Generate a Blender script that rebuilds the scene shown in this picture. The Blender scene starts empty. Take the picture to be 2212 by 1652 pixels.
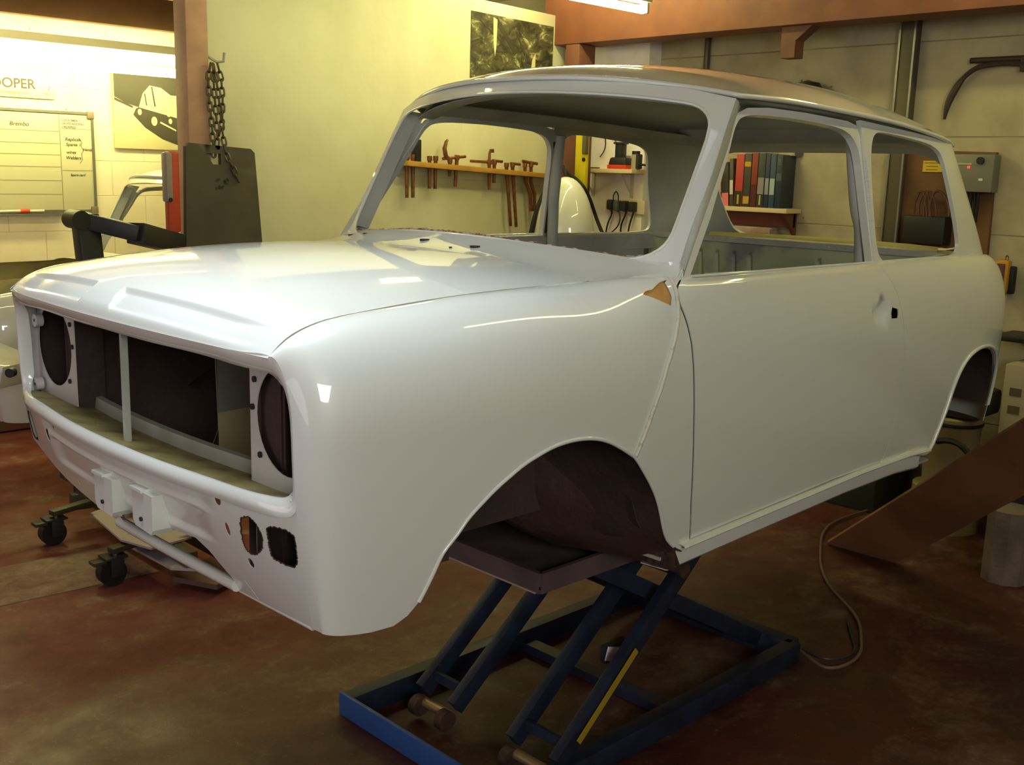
import bpy, bmesh, math, random
import numpy as np
from mathutils import Vector, Matrix
from mathutils.geometry import delaunay_2d_cdt

random.seed(7)
SC = bpy.context.scene
COL = SC.collection
LIFT = 0.5                       # the body shell stands this much above its road height

# ------------------------------------------------------------------ camera
CAMC = np.array([-0.860697, -2.068736, 1.083525])
CAMF = 2304.258
CAMR = np.array([[0.7161258, -0.6974381, 0.0272742], [-0.1164687, -0.1579354, -0.9805567], [0.6881852, 0.6990254, -0.1943313]])   # rows: right, down, forward
cd = bpy.data.cameras.new('camera')
cam = bpy.data.objects.new('camera', cd)
COL.objects.link(cam)
cd.sensor_width = 36.0
cd.lens = CAMF / 2212 * 36
cd.clip_start = 0.05
m = Matrix.Identity(4)
for i in range(3):
    m[i][0] = CAMR[0][i]; m[i][1] = -CAMR[1][i]; m[i][2] = -CAMR[2][i]; m[i][3] = CAMC[i]
m[2][3] += LIFT
cam.matrix_world = m
SC.camera = cam

# ------------------------------------------------------------------ world, exposure, big lights
w = bpy.data.worlds.new('world'); SC.world = w; w.use_nodes = True
w.node_tree.nodes['Background'].inputs[0].default_value = (0.75, 0.8, 1.0, 1)
w.node_tree.nodes['Background'].inputs[1].default_value = 0.25
SC.view_settings.view_transform = 'Standard'
SC.view_settings.look = 'None'
SC.view_settings.gamma = 1.0
SC.view_settings.use_curve_mapping = False
SC.view_settings.exposure = 0.0
SC.cycles.use_denoising = True
SC.cycles.max_bounces = 8
SC.cycles.diffuse_bounces = 6
SC.cycles.glossy_bounces = 4
SC.cycles.sample_clamp_indirect = 6
SC.cycles.caustics_reflective = False

def area(name, loc, tgt, sx, sy, power, col):
    l = bpy.data.lights.new(name, 'AREA'); l.shape = 'RECTANGLE'; l.size = sx; l.size_y = sy
    l.energy = power; l.color = col
    o = bpy.data.objects.new(name, l); COL.objects.link(o); o.location = loc
    o.rotation_euler = (Vector(tgt) - Vector(loc)).to_track_quat('-Z', 'Y').to_euler()
    return o
# cool light: unseen fill added over the bonnet, daylight from high windows in the near wall, open door in front of the car
DAY = area('daylight_doorway', (-4.30, 0.2, 1.45), (0, 0.2, 1.2), 3.2, 2.2, 30, (1.0, 0.84, 0.92))
BONNET_FILL = area('bonnet_fill_light', (-.05, -.25, 2.78), (-.05, -.25, 0), 1.1, 1.1, 12.0, (0.80, 0.90, 1.0)); BONNET_FILL.data.spread = math.radians(80)      # unseen fill, spread narrowed to brighten the bonnet
WIN = area('daylight_high_window', (-1.2, -4.5, 2.25), (.2, -.7, 1.2), 2.2, .9, 108, (0.97, 1.0, 0.92))
TUBE = 34.0      # strength of the fluorescent tubes
LEFT_TUBE = 30.0


# ------------------------------------------------------------------ smooth sheets of the car body (car coordinates, metres)
class Spl:
    """natural cubic spline through (t, vector)"""
    def __init__(s,t,y):
        s.t=np.array(t,float);s.y=np.array(y,float)
        if s.y.ndim==1:s.y=s.y[:,None]
        n=len(s.t);h=np.diff(s.t);A=np.eye(n);r=np.zeros_like(s.y)
        for i in range(1,n-1):
            A[i,i-1]=h[i-1];A[i,i]=2*(h[i-1]+h[i]);A[i,i+1]=h[i]
            r[i]=6*((s.y[i+1]-s.y[i])/h[i]-(s.y[i]-s.y[i-1])/h[i-1])
        s.m=np.linalg.solve(A,r);s.h=h
    def __call__(s,x):
        x=np.clip(np.asarray(x,float),s.t[0],s.t[-1]);i=np.clip(np.searchsorted(s.t,x)-1,0,len(s.h)-1)
        h=s.h[i][...,None];a=(s.t[i+1]-x)[...,None];b=(x-s.t[i])[...,None]
        return (s.m[i]*a**3+s.m[i+1]*b**3)/(6*h)+(s.y[i]/h-s.m[i]*h/6)*a+(s.y[i+1]/h-s.m[i+1]*h/6)*b
# side body stations: a, Bx, By, tuck, Ex, Ey, Ez   (y positive half)
ST=[(0.040,0.078,0.606,0.062,0.056,0.572,0.777),
(0.070,0.088,0.633,0.056,0.083,0.572,0.797),
(0.110,0.110,0.655,0.050,0.120,0.572,0.815),
(0.160,0.148,0.670,0.044,0.165,0.572,0.827),
(0.230,0.215,0.682,0.040,0.232,0.572,0.835),
(0.330,0.320,0.691,0.038,0.330,0.572,0.842),
(0.450,0.450,0.697,0.036,0.450,0.572,0.850),
(0.650,0.650,0.702,0.035,0.650,0.572,0.856),
(0.850,0.850,0.703,0.035,0.850,0.575,0.860),
(0.960,0.960,0.7035,0.035,0.965,0.615,0.866),
(1.080,1.080,0.704,0.035,1.080,0.645,0.862),
(1.300,1.300,0.704,0.035,1.300,0.648,0.861),
(1.800,1.800,0.703,0.035,1.800,0.647,0.861),
(2.200,2.200,0.702,0.035,2.200,0.640,0.861),
(2.500,2.500,0.698,0.034,2.490,0.630,0.858),
(2.700,2.700,0.690,0.034,2.660,0.617,0.856),
(2.850,2.845,0.668,0.034,2.790,0.596,0.853),
(2.960,2.940,0.628,0.034,2.875,0.555,0.850),
(3.060,3.000,0.550,0.034,2.930,0.485,0.848),
(3.180,3.035,0.435,0.034,2.955,0.380,0.846),
(3.350,3.055,0.265,0.034,2.970,0.220,0.846),
(3.615,3.062,0.0,0.034,2.975,0.0,0.846)]
ST=np.array(ST);SP=Spl(ST[:,0],ST[:,1:])
ZC=.64;LC=.26;ZB=.235
def side(a,b):
    a=np.asarray(a,float);b=np.asarray(b,float)
    v=SP(a);ac=np.clip(a,.0412,3.6138);d=SP(ac+1e-3)-SP(ac-1e-3)
    tx,ty=d[...,0],d[...,1];l=np.hypot(tx,ty)+1e-12;nx,ny=-ty/l,tx/l   # outward
    lo=np.clip((ZC-b)/(ZC-ZB),0,1.4);ins=v[...,2]*lo**2
    th=np.clip((b-ZC)/LC,0,1.0)*np.pi/2
    x=v[...,0]-nx*ins+(v[...,3]-v[...,0])*(1-np.cos(th))
    y=v[...,1]-ny*ins+(v[...,4]-v[...,1])*(1-np.cos(th))
    z=np.where(b<ZC,b,ZC+(v[...,5]-ZC)*np.sin(th))
    return np.stack([x,y,z],-1)
HC=Spl([.020,.024,.034,.05,.078,.139,.229,.346,.45,.6,.8,.95],[.775,.790,.808,.824,.842,.864,.881,.893,.899,.902,.900,.905])
HE=Spl([.033,.059,.085,.119,.165,.232,.313,.421,.538,.7,.866,1.0],[.752,.776,.798,.815,.827,.8345,.8415,.8485,.8535,.857,.860,.862])
def hood(q,y):
    """q = x - .08 y^2 style coordinate"""
    q=np.asarray(q,float);y=np.asarray(y,float);k=np.clip(np.abs(y)/.572,0,1.1)
    x=q+.105*y*y*(1-np.clip(q/.85,0,1))+.2*y*y*np.clip(q/.80,0,1)
    zc=HC(q)[...,0];qe=q+.105*.572**2*(1-np.clip(q/.85,0,1))+.2*.572**2*np.clip(q/.8,0,1)
    ze=HE(qe)[...,0]
    return np.stack([x,y+0*x,ze+(zc-ze)*(1-k**2.4)],-1)
def green(x,z):
    """side glass plane"""
    x=np.asarray(x,float);z=np.asarray(z,float)
    y=.647-(z-.862)*.185-.21*np.clip(x-2.12,0,None)**2+0*x
    return np.stack([x+0*y,y,z+0*y],-1)
def screen(y,z):
    y=np.asarray(y,float);z=np.asarray(z,float)
    x=.93+.45*y*y+.55*(z-.93)
    return np.stack([x+0*z,y+0*x,z+0*x],-1)
UT=Spl([1.90,2.2,2.45,2.65,2.80,2.92,3.02,3.14,3.32,3.615],[(1.90,.580,1.247),(2.2,.577,1.230),(2.43,.569,1.217),(2.565,.550,1.210),(2.635,.517,1.207),(2.672,.472,1.206),(2.692,.40,1.206),(2.702,.31,1.207),(2.71,.19,1.208),(2.712,0,1.208)])
def upper(a,t):
    a=np.asarray(a,float);t=np.asarray(t,float)
    b=side(a,np.full(np.shape(a),.90));T=UT(a);s=t[...,None]
    p=b*(1-s)+T*s
    ac=np.clip(a,.0412,3.6138);d=SP(ac+1e-3)-SP(ac-1e-3);l=np.hypot(d[...,0],d[...,1])+1e-12
    bul=.010*4*t*(1-t)
    p[...,0]+=-(-d[...,1]/l)*-bul;p[...,1]+=(d[...,0]/l)*bul
    return p
def lipx(y): return .015+.1936*y*y
def valance(y,t):
    y=np.asarray(y,float);t=np.asarray(t,float)
    b=.502-.215*t;se=side(np.full(np.shape(b),.0402),np.clip(b,.24,.63))
    k=np.clip(np.abs(y)/se[...,1],0,1.1)**2
    x=(.015+.098*np.clip(t,0,2)**1.5)*(1-k)+se[...,0]*k
    return np.stack([x,y+0*x,b+0*x],-1)


# ------------------------------------------------------------------ materials
def rgb(h):
    if isinstance(h, tuple): return h if len(h) == 4 else (*h, 1)
    v = [int(h[i:i+2], 16) / 255 for i in (0, 2, 4)]
    return tuple([(c / 12.92 if c <= .04045 else ((c + .055) / 1.055) ** 2.4) for c in v] + [1])
MATS = {}
def mat(name, col, rough=.6, metal=0, coat=0, noise=None, bump=0, bscale=60, emit=0, spec=.5, coords='Object'):
    """noise=(scale, second colour, low, high) mixes a second colour with a procedural noise"""
    if name in MATS: return MATS[name]
    m = bpy.data.materials.new(name); m.use_nodes = True; MATS[name] = m
    nt = m.node_tree; b = nt.nodes['Principled BSDF']
    b.inputs['Base Color'].default_value = rgb(col)
    b.inputs['Roughness'].default_value = rough; b.inputs['Metallic'].default_value = metal
    b.inputs['Coat Weight'].default_value = coat; b.inputs['Coat Roughness'].default_value = .04; b.inputs['Coat IOR'].default_value = 1.62
    b.inputs['Specular IOR Level'].default_value = spec
    tc = nt.nodes.new('ShaderNodeTexCoord')
    if noise:
        n = nt.nodes.new('ShaderNodeTexNoise'); n.inputs['Scale'].default_value = noise[0]; n.inputs['Detail'].default_value = 6
        r = nt.nodes.new('ShaderNodeValToRGB'); r.color_ramp.elements[0].position = noise[2]; r.color_ramp.elements[1].position = noise[3]
        r.color_ramp.elements[0].color = rgb(col); r.color_ramp.elements[1].color = rgb(noise[1])
        nt.links.new(tc.outputs[coords], n.inputs['Vector']); nt.links.new(n.outputs['Fac'], r.inputs['Fac'])
        nt.links.new(r.outputs['Color'], b.inputs['Base Color'])
    if bump:
        n2 = nt.nodes.new('ShaderNodeTexNoise'); n2.inputs['Scale'].default_value = bscale; n2.inputs['Detail'].default_value = 4
        bp = nt.nodes.new('ShaderNodeBump'); bp.inputs['Strength'].default_value = bump; bp.inputs['Distance'].default_value = .01
        nt.links.new(tc.outputs[coords], n2.inputs['Vector']); nt.links.new(n2.outputs['Fac'], bp.inputs['Height'])
        nt.links.new(bp.outputs['Normal'], b.inputs['Normal'])
    if emit:
        b.inputs['Emission Color'].default_value = rgb(col); b.inputs['Emission Strength'].default_value = emit
    return m

M_paint = mat('white_paint', (.74, .755, .70), .42, coat=1)
M_inner = mat('grey_primer', 'b8bab0', .5, noise=(5, 'a9aaa0', .4, .7))
M_dim = mat('dull_grey_primer', 'aeb0a4', .55, noise=(6, '9c9b8e', .4, .7))
M_cream = mat('cream_inner_paint', 'b9b07c', .6, noise=(9, '8f8a66', .5, .75))
M_ledge = mat('mottled_ochre_paint', 'a3965f', .6, noise=(14, '6e6238', .42, .72))  # drab ochre mottled with darker brown
M_pink = mat('dull_white_paint', (.60, .57, .55), .4, coat=.5)
M_brown = mat('brown_underseal', '43302b', .7, noise=(7, '2e2120', .4, .7), bump=.3, bscale=40)
M_rust = mat('rusty_edge', '7d4a35', .8, noise=(60, 'b0a594', .48, .62))
M_rustd = mat('dark_rust', '4a3024', .7, noise=(30, '2f1f19', .4, .7))
M_black = mat('black_rubber', '141313', .5)
M_darkpl = mat('dark_plastic', '26262a', .45)
M_galv = mat('galvanised_steel', '8b8a84', .4, metal=.8)
M_steel = mat('bare_steel', '9a9080', .3, metal=1)
M_seal = mat('seam_sealer', 'd2cfbd', .6, noise=(60, 'a39d88', .55, .75))
M_patch = mat('orange_filler', 'c79655', .8, noise=(25, 'b98243', .4, .7))
M_blue = mat('blue_lift_paint', '2b3f74', .5, noise=(12, '1d2a4f', .4, .7))
M_blued = mat('navy_lift_paint', '20283d', .5, noise=(12, '141825', .4, .7))
M_redbrown = mat('red_brown_timber', '6f4334', .7, noise=(4, '583327', .4, .7))

# ------------------------------------------------------------------ tagging and linking
def link(name, me, mats, parent=None, loc=(0, 0, 0)):
    o = bpy.data.objects.new(name, me); COL.objects.link(o)
    for q in (mats if isinstance(mats, (list, tuple)) else [mats]): me.materials.append(q)
    o.parent = parent; o.location = loc
    return o
def tag(o, label=None, cat=None, group=None, kind=None):
    if label: o['label'] = label
    if cat: o['category'] = cat
    if group: o['group'] = group
    if kind: o['kind'] = kind
    return o
def thing(name, label, cat, loc=(0, 0, 0), rz=0, group=None):
    o = bpy.data.objects.new(name, None); COL.objects.link(o); o.empty_display_size = .1
    o.location = loc; o.rotation_euler = (0, 0, rz)
    return tag(o, label, cat, group)

# ------------------------------------------------------------------ bmesh helper for props
class MB:
    def __init__(s): s.b = bmesh.new()
    def box(s, c, size, rot=None, bev=0, taper=None):
        r = bmesh.ops.create_cube(s.b, size=1); vs = r['verts']
        for v in vs:
            v.co = Vector((v.co.x * size[0], v.co.y * size[1], v.co.z * size[2]))
            if taper and v.co.z > 0: v.co.x *= taper; v.co.y *= taper
        if bev:
            es = list({e for v in vs for e in v.link_edges})
            r2 = bmesh.ops.bevel(s.b, geom=es, offset=bev, segments=2, affect='EDGES', profile=.6)
            vs = list({v for f in r2['faces'] for v in f.verts} | {v for v in vs if v.is_valid})
        M = Matrix.Translation(Vector(c)) @ (rot.to_4x4() if rot is not None else Matrix.Identity(4))
        bmesh.ops.transform(s.b, matrix=M, verts=[v for v in vs if v.is_valid])
        return s
    def cyl(s, p0, p1, r, r2=None, seg=20, cap=True):
        p0 = Vector(p0); p1 = Vector(p1); d = p1 - p0
        q = bmesh.ops.create_cone(s.b, cap_ends=cap, segments=seg, radius1=r, radius2=r if r2 is None else r2, depth=d.length)
        M = Matrix.Translation((p0 + p1) / 2) @ d.to_track_quat('Z', 'Y').to_matrix().to_4x4()
        bmesh.ops.transform(s.b, matrix=M, verts=q['verts']); return s
    def bar(s, p0, p1, wx, wy, up=(0, 0, 1), bev=0):
        """box section from p0 to p1; wx sideways, wy along up"""
        p0 = Vector(p0); p1 = Vector(p1); d = (p1 - p0); z = d.normalized()
        x = Vector(up).cross(z).normalized(); y = z.cross(x)
        R = Matrix((x, y, z)).transposed()
        return s.box((p0 + p1) / 2, (wx, wy, d.length), R, bev)
    def tube(s, pts, r, seg=8, closed=False):
        pts = [Vector(p) for p in pts]; n = len(pts); rings = []; prev = None
        for i, p in enumerate(pts):
            a = pts[i - 1] if (i or closed) else p; b = pts[(i + 1) % n] if (i < n - 1 or closed) else p
            t = (b - a).normalized()
            if prev is None:
                u = t.orthogonal().normalized()
            else:
                u = (prev - t * prev.dot(t)).normalized()
            prev = u; v = t.cross(u); rr = r[i] if isinstance(r, (list, tuple)) else r
            rings.append([s.b.verts.new(p + u * math.cos(k * 2 * math.pi / seg) * rr + v * math.sin(k * 2 * math.pi / seg) * rr) for k in range(seg)])
        m = n if closed else n - 1
        for i in range(m):
            A = rings[i]; B = rings[(i + 1) % n]
            for k in range(seg): s.b.faces.new((A[k], A[(k + 1) % seg], B[(k + 1) % seg], B[k]))
        if not closed:
            s.b.faces.new(rings[0][::-1]); s.b.faces.new(rings[-1])
        return s
    def prism(s, poly, axis, a0, a1):
        """poly of 2D points extruded along axis between a0 and a1"""
        def P(u, v, a): return {0: (a, u, v), 1: (u, a, v), 2: (u, v, a)}[axis]
        A = [s.b.verts.new(P(u, v, a0)) for u, v in poly]; B = [s.b.verts.new(P(u, v, a1)) for u, v in poly]
        s.b.faces.new(A[::-1]); s.b.faces.new(B); n = len(poly)
        for i in range(n): s.b.faces.new((A[i], A[(i + 1) % n], B[(i + 1) % n], B[i]))
        return s
    def lathe(s, prof, c=(0, 0, 0), seg=28, rot=None):
        rings = []
        for r, z in prof:
            rings.append([Vector((r * math.cos(k * 2 * math.pi / seg), r * math.sin(k * 2 * math.pi / seg), z)) for k in range(seg)])
        R = rot if rot is not None else Matrix.Identity(3)
        V = [[s.b.verts.new(R @ p + Vector(c)) for p in ring] for ring in rings]
        for i in range(len(V) - 1):
            for k in range(seg): s.b.faces.new((V[i][k], V[i][(k + 1) % seg], V[i + 1][(k + 1) % seg], V[i + 1][k]))
        s.b.faces.new(V[0][::-1]); s.b.faces.new(V[-1]); return s
    def build(s, name, mats, parent=None, loc=(0, 0, 0), smooth=.6, mi=None):
        bmesh.ops.recalc_face_normals(s.b, faces=s.b.faces)
        for f in s.b.faces: f.smooth = True
        for e in s.b.edges:
            if len(e.link_faces) == 2: e.smooth = e.calc_face_angle(0) < smooth
        me = bpy.data.meshes.new(name); s.b.to_mesh(me); s.b.free()
        return link(name, me, mats, parent, loc)

def smooth_path(pts, n=8):
    P = np.array(pts, float); t = np.r_[0, np.cumsum(np.linalg.norm(np.diff(P, axis=0), axis=1))]
    S = Spl(t, P); return [tuple(p) for p in S(np.linspace(0, t[-1], n * (len(pts) - 1) + 1))]

# pixel of the 2212x1652 frame -> the point where its line of sight meets a plane of the room
def ray(u, v):
    q = np.array([(u - 1106) / CAMF, (v - 826) / CAMF, 1.]); d = CAMR.T @ q; return d / np.linalg.norm(d)
CAMW = CAMC + np.array([0, 0, LIFT])
def at(u, v, x=None, y=None, z=None, depth=None):
    d = ray(u, v)
    if x is not None: t = (x - CAMW[0]) / d[0]
    elif y is not None: t = (y - CAMW[1]) / d[1]
    elif z is not None: t = (z - CAMW[2]) / d[2]
    else: t = depth / (d @ CAMR[2])
    return Vector(CAMW + d * t)


# ------------------------------------------------------------------ body panel geometry container
class Geo:
    def __init__(s): s.v = []; s.f = []; s.m = []; s.n = []
    def add(s, V, F, N=None, mi=0):
        """V (n,3); F list of index tuples; N per-vertex normals or None (flat)"""
        o = len(s.v); s.v.extend([tuple(map(float, p)) for p in V])
        for f in F:
            s.f.append(tuple(i + o for i in f)); s.m.append(mi)
            if N is None:
                a, b, c = (np.array(V[f[0]]), np.array(V[f[1]]), np.array(V[f[2]]))
                n = np.cross(b - a, c - a); l = np.linalg.norm(n); n = n / l if l > 1e-12 else np.array([0, 0, 1.])
                s.n.extend([tuple(n)] * len(f))
            else: s.n.extend([tuple(N[i]) for i in f])
    def build(s, name, mats, parent=None):
        me = bpy.data.meshes.new(name); me.from_pydata(s.v, [], s.f)
        for p, k in zip(me.polygons, s.m): p.material_index = k; p.use_smooth = True
        if len(me.loops) == len(s.n): me.normals_split_custom_set([Vector(n) for n in s.n])
        return link(name, me, mats, parent)

def mir(V): V = np.array(V, float).copy(); V[..., 1] *= -1; return V
def fnormal(fn, a, b, out):
    h = 1.5e-3
    du = fn(a + h, b) - fn(a - h, b); dv = fn(a, b + h) - fn(a, b - h)
    n = np.cross(du, dv); l = np.linalg.norm(n, axis=-1, keepdims=True); n = n / np.maximum(l, 1e-12)
    return n * out
def inpoly(P, poly):
    x, y = P[:, 0], P[:, 1]; r = np.zeros(len(P), bool); n = len(poly)
    for i in range(n):
        x0, y0 = poly[i]; x1, y1 = poly[(i + 1) % n]
        c = (y0 > y) != (y1 > y)
        with np.errstate(divide='ignore', invalid='ignore'):
            r ^= c & (x < (x1 - x0) * (y - y0) / (y1 - y0 + 1e-300) + x0)
    return r
def resample(poly, st):
    out = []
    for i in range(len(poly)):
        a = np.array(poly[i], float); b = np.array(poly[(i + 1) % len(poly)], float)
        k = max(1, int(math.ceil(np.linalg.norm(b - a) / st)))
        for j in range(k): out.append(a + (b - a) * j / k)
    return np.array(out)
def roundpoly(poly, it=2, keep=()):
    """soften traced corners"""
    P = [np.array(p, float) for p in poly]
    for _ in range(it):
        Q = []
        for i in range(len(P)):
            a, b = P[i], P[(i + 1) % len(P)]; Q += [a * .75 + b * .25, a * .25 + b * .75]
        P = Q
    return [tuple(p) for p in P]
def panel(G, fn, outer, holes=(), step=.03, t=.0015, out=1, sides=(1, -1), mi=(0, 1), rimmi=0, ssx=1.0):
    """cut panel of a curved sheet fn(a, b), thickness t inwards; sides: 1 as given (y > 0), -1 mirrored"""
    loops = [resample(outer, step)] + [resample(h, step * .7) for h in holes]
    pts = []; edges = []
    for L in loops:
        o = len(pts); pts += list(L); edges += [(o + i, o + (i + 1) % len(L)) for i in range(len(L))]
    B = np.array(pts); lo = B.min(0); hi = B.max(0)
    gx, gy = np.meshgrid(np.arange(lo[0] + step / 2, hi[0], step), np.arange(lo[1] + step / 2, hi[1], step))
    gx = gx.copy(); gx[1::2] += step / 2
    g = np.stack([gx.ravel(), gy.ravel()], 1)
    ok = inpoly(g, loops[0])
    for h in loops[1:]: ok &= ~inpoly(g, h)
    g = g[ok]
    if len(g):
        dmin = np.min(np.linalg.norm(g[:, None, :] - B[None], axis=2), axis=1); g = g[dmin > step * .45]
    allp = [Vector((float(p[0]), float(p[1]))) for p in list(B) + list(g)]
    vs, es, fs, ov, oe, of = delaunay_2d_cdt(allp, edges, [], 0, 1e-7)
    A = np.array([(v.x, v.y) for v in vs]); T = [tuple(f) for f in fs]
    cen = np.array([A[list(f)].mean(0) for f in T]); ok = inpoly(cen, loops[0])
    for h in loops[1:]: ok &= ~inpoly(cen, h)
    T = [f for f, k in zip(T, ok) if k]
    P = fn(A[:, 0], A[:, 1]); N = fnormal(fn, A[:, 0], A[:, 1], out)
    # orientation of the triangles against the normal
    f0 = []
    for f in T:
        a, b, c = P[f[0]], P[f[1]], P[f[2]]
        f0.append(f if np.dot(np.cross(b - a, c - a), N[f[0]]) > 0 else f[::-1])
    cnt = {}
    for f in f0:
        for i in range(3):
            e = (f[i], f[(i + 1) % 3]); cnt[e] = 1
    bnd = [e for e in cnt if (e[1], e[0]) not in cnt]
    Q = P - N * t
    for s in sides:
        PP, QQ, NN = (P, Q, N) if s == 1 else (mir(P), mir(Q), mir(N))
        F1 = f0 if s == 1 else [f[::-1] for f in f0]
        G.add(PP, F1, NN, mi[0]); G.add(QQ, [f[::-1] for f in F1], -NN, mi[1])
        n = len(P); VV = np.concatenate([PP, QQ])
        G.add(VV, [((b, a, a + n, b + n) if s == 1 else (a, b, b + n, a + n)) for a, b in bnd], None, rimmi)
def gridsurf(G, fn, us, vs, t=.0015, out=1, mi=(0, 1), sides=(1,)):
    U, V = np.meshgrid(us, vs, indexing='ij'); P = fn(U, V); N = fnormal(fn, U, V, out); nu, nv = U.shape
    P = P.reshape(-1, 3); N = N.reshape(-1, 3); Q = P - N * t
    F = []
    for i in range(nu - 1):
        for j in range(nv - 1):
            f = (i * nv + j, (i + 1) * nv + j, (i + 1) * nv + j + 1, i * nv + j + 1)
            a, b, c = P[f[0]], P[f[1]], P[f[2]]
            F.append(f if np.dot(np.cross(b - a, c - a), N[f[0]]) > 0 else f[::-1])
    cnt = {}
    for f in F:
        for i in range(4): cnt[(f[i], f[(i + 1) % 4])] = 1
    bnd = [e for e in cnt if (e[1], e[0]) not in cnt]
    for s in sides:
        PP, QQ, NN = (P, Q, N) if s == 1 else (mir(P), mir(Q), mir(N))
        F1 = F if s == 1 else [f[::-1] for f in F]
        G.add(PP, F1, NN, mi[0]); G.add(QQ, [f[::-1] for f in F1], -NN, mi[1]); n = len(P)
        G.add(np.concatenate([PP, QQ]), [((b, a, a + n, b + n) if s == 1 else (a, b, b + n, a + n)) for a, b in bnd], None, mi[0])
def loft(G, curves, t=.0015, sides=(1, -1), mi=(0, 0), smooth=True, n=40, closed=False):
    """skin over a list of polylines (each (k,3)), resampled to n points; outside = given orientation"""
    C = []
    for c in curves:
        c = np.array(c, float); d = np.r_[0, np.cumsum(np.linalg.norm(np.diff(c, axis=0), axis=1))]; d /= d[-1]
        s = np.linspace(0, 1, n); C.append(np.stack([np.interp(s, d, c[:, k]) for k in range(3)], 1))
    P = np.array(C); m = len(C)
    du = np.gradient(P, axis=0); dv = np.gradient(P, axis=1); N = np.cross(du, dv); N /= np.maximum(np.linalg.norm(N, axis=-1, keepdims=True), 1e-9)
    P = P.reshape(-1, 3); N = N.reshape(-1, 3); Q = P - N * t
    F = [(i * n + j, (i + 1) * n + j, (i + 1) * n + j + 1, i * n + j + 1) for i in range(m - 1) for j in range(n - 1)]
    cnt = {}
    for f in F:
        for i in range(4): cnt[(f[i], f[(i + 1) % 4])] = 1
    bnd = [e for e in cnt if (e[1], e[0]) not in cnt]
    for s in sides:
        PP, QQ, NN = (P, Q, N) if s == 1 else (mir(P), mir(Q), mir(N))
        F1 = F if s == 1 else [f[::-1] for f in F]
        G.add(PP, F1, NN if smooth else None, mi[0]); G.add(QQ, [f[::-1] for f in F1], -NN if smooth else None, mi[1]); k = len(P)
        G.add(np.concatenate([PP, QQ]), [((b, a, a + k, b + k) if s == 1 else (a, b, b + k, a + k)) for a, b in bnd], None, mi[0])
def tube(G, pts, r, seg=8, sides=(1,), mi=0, closed=False):
    P = np.array(pts, float); n = len(P); V = []; N = []; prev = None
    for i in range(n):
        a = P[i - 1] if (i or closed) else P[i]; b = P[(i + 1) % n] if (i < n - 1 or closed) else P[i]
        t = b - a; t = t / np.linalg.norm(t)
        if prev is None:
            u = np.cross(t, [0.3, .5, .8]); u /= np.linalg.norm(u)
        else:
            u = prev - t * (prev @ t); u /= np.linalg.norm(u)
        prev = u; w = np.cross(t, u)
        for k in range(seg):
            d = u * math.cos(2 * math.pi * k / seg) + w * math.sin(2 * math.pi * k / seg); V.append(P[i] + d * r); N.append(d)
    m = n if closed else n - 1
    F = [(i * seg + k, i * seg + (k + 1) % seg, ((i + 1) % n) * seg + (k + 1) % seg, ((i + 1) % n) * seg + k) for i in range(m) for k in range(seg)]
    V = np.array(V); N = np.array(N)
    caps = [] if closed else [tuple(range(seg))[::-1], tuple(range((n - 1) * seg, n * seg))]
    for s in sides:
        VV, NN = (V, N) if s == 1 else (mir(V), mir(N)); rev = (lambda f: f) if s == 1 else (lambda f: f[::-1])
        G.add(VV, [rev(f) for f in F], NN, mi)
        if caps: G.add(VV, [rev(f) for f in caps], None, mi)
def gbox(G, c, s, sides=(1,), mi=0, rot=None):
    V = np.array([[x, y, z] for x in (-.5, .5) for y in (-.5, .5) for z in (-.5, .5)]) * np.array(s)
    if rot is not None: V = V @ np.array(rot).T
    V = V + np.array(c)
    F = [(0, 1, 3, 2), (4, 6, 7, 5), (0, 4, 5, 1), (2, 3, 7, 6), (0, 2, 6, 4), (1, 5, 7, 3)]
    for sd in sides:
        G.add(V if sd == 1 else mir(V), F if sd == 1 else [f[::-1] for f in F], None, mi)
def curve3(fn, ab): ab = np.array(ab, float); return fn(ab[:, 0], ab[:, 1])
def dense(ab, st=.01):
    ab = [np.array(p, float) for p in ab]; out = []
    for a, b in zip(ab[:-1], ab[1:]):
        k = max(1, int(np.linalg.norm(b - a) / st)); out += [a + (b - a) * j / k for j in range(k)]
    return np.array(out + [ab[-1]])
def splined(ab, n=60):
    P = np.array(ab, float); t = np.r_[0, np.cumsum(np.linalg.norm(np.diff(P, axis=0), axis=1))]
    return Spl(t, P)(np.linspace(0, t[-1], n))


# ================================================================== THE CAR BODY SHELL
CAR = thing('car_body_shell', 'bare white painted car body shell without wheels, raised on a blue scissor lift', 'car', (0, 0, LIFT))
MP = [M_paint, M_inner, M_brown, M_dim]
MW = [M_paint, M_brown]          # wings: undersealed on the inside
def chaikin(P, lo, hi, it=2):
    """round the corners of P between indices lo and hi"""
    A_ = [tuple(q) for q in P[:lo]]; M_ = [np.array(q, float) for q in P[lo:hi + 1]]; Z_ = [tuple(q) for q in P[hi + 1:]]
    for _ in range(it):
        Q = [M_[0]]
        for u_, v_ in zip(M_[:-1], M_[1:]): Q += [u_ * .75 + v_ * .25, u_ * .25 + v_ * .75]
        M_ = Q + [M_[-1]]
    return A_ + [tuple(q) for q in M_] + Z_

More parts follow.
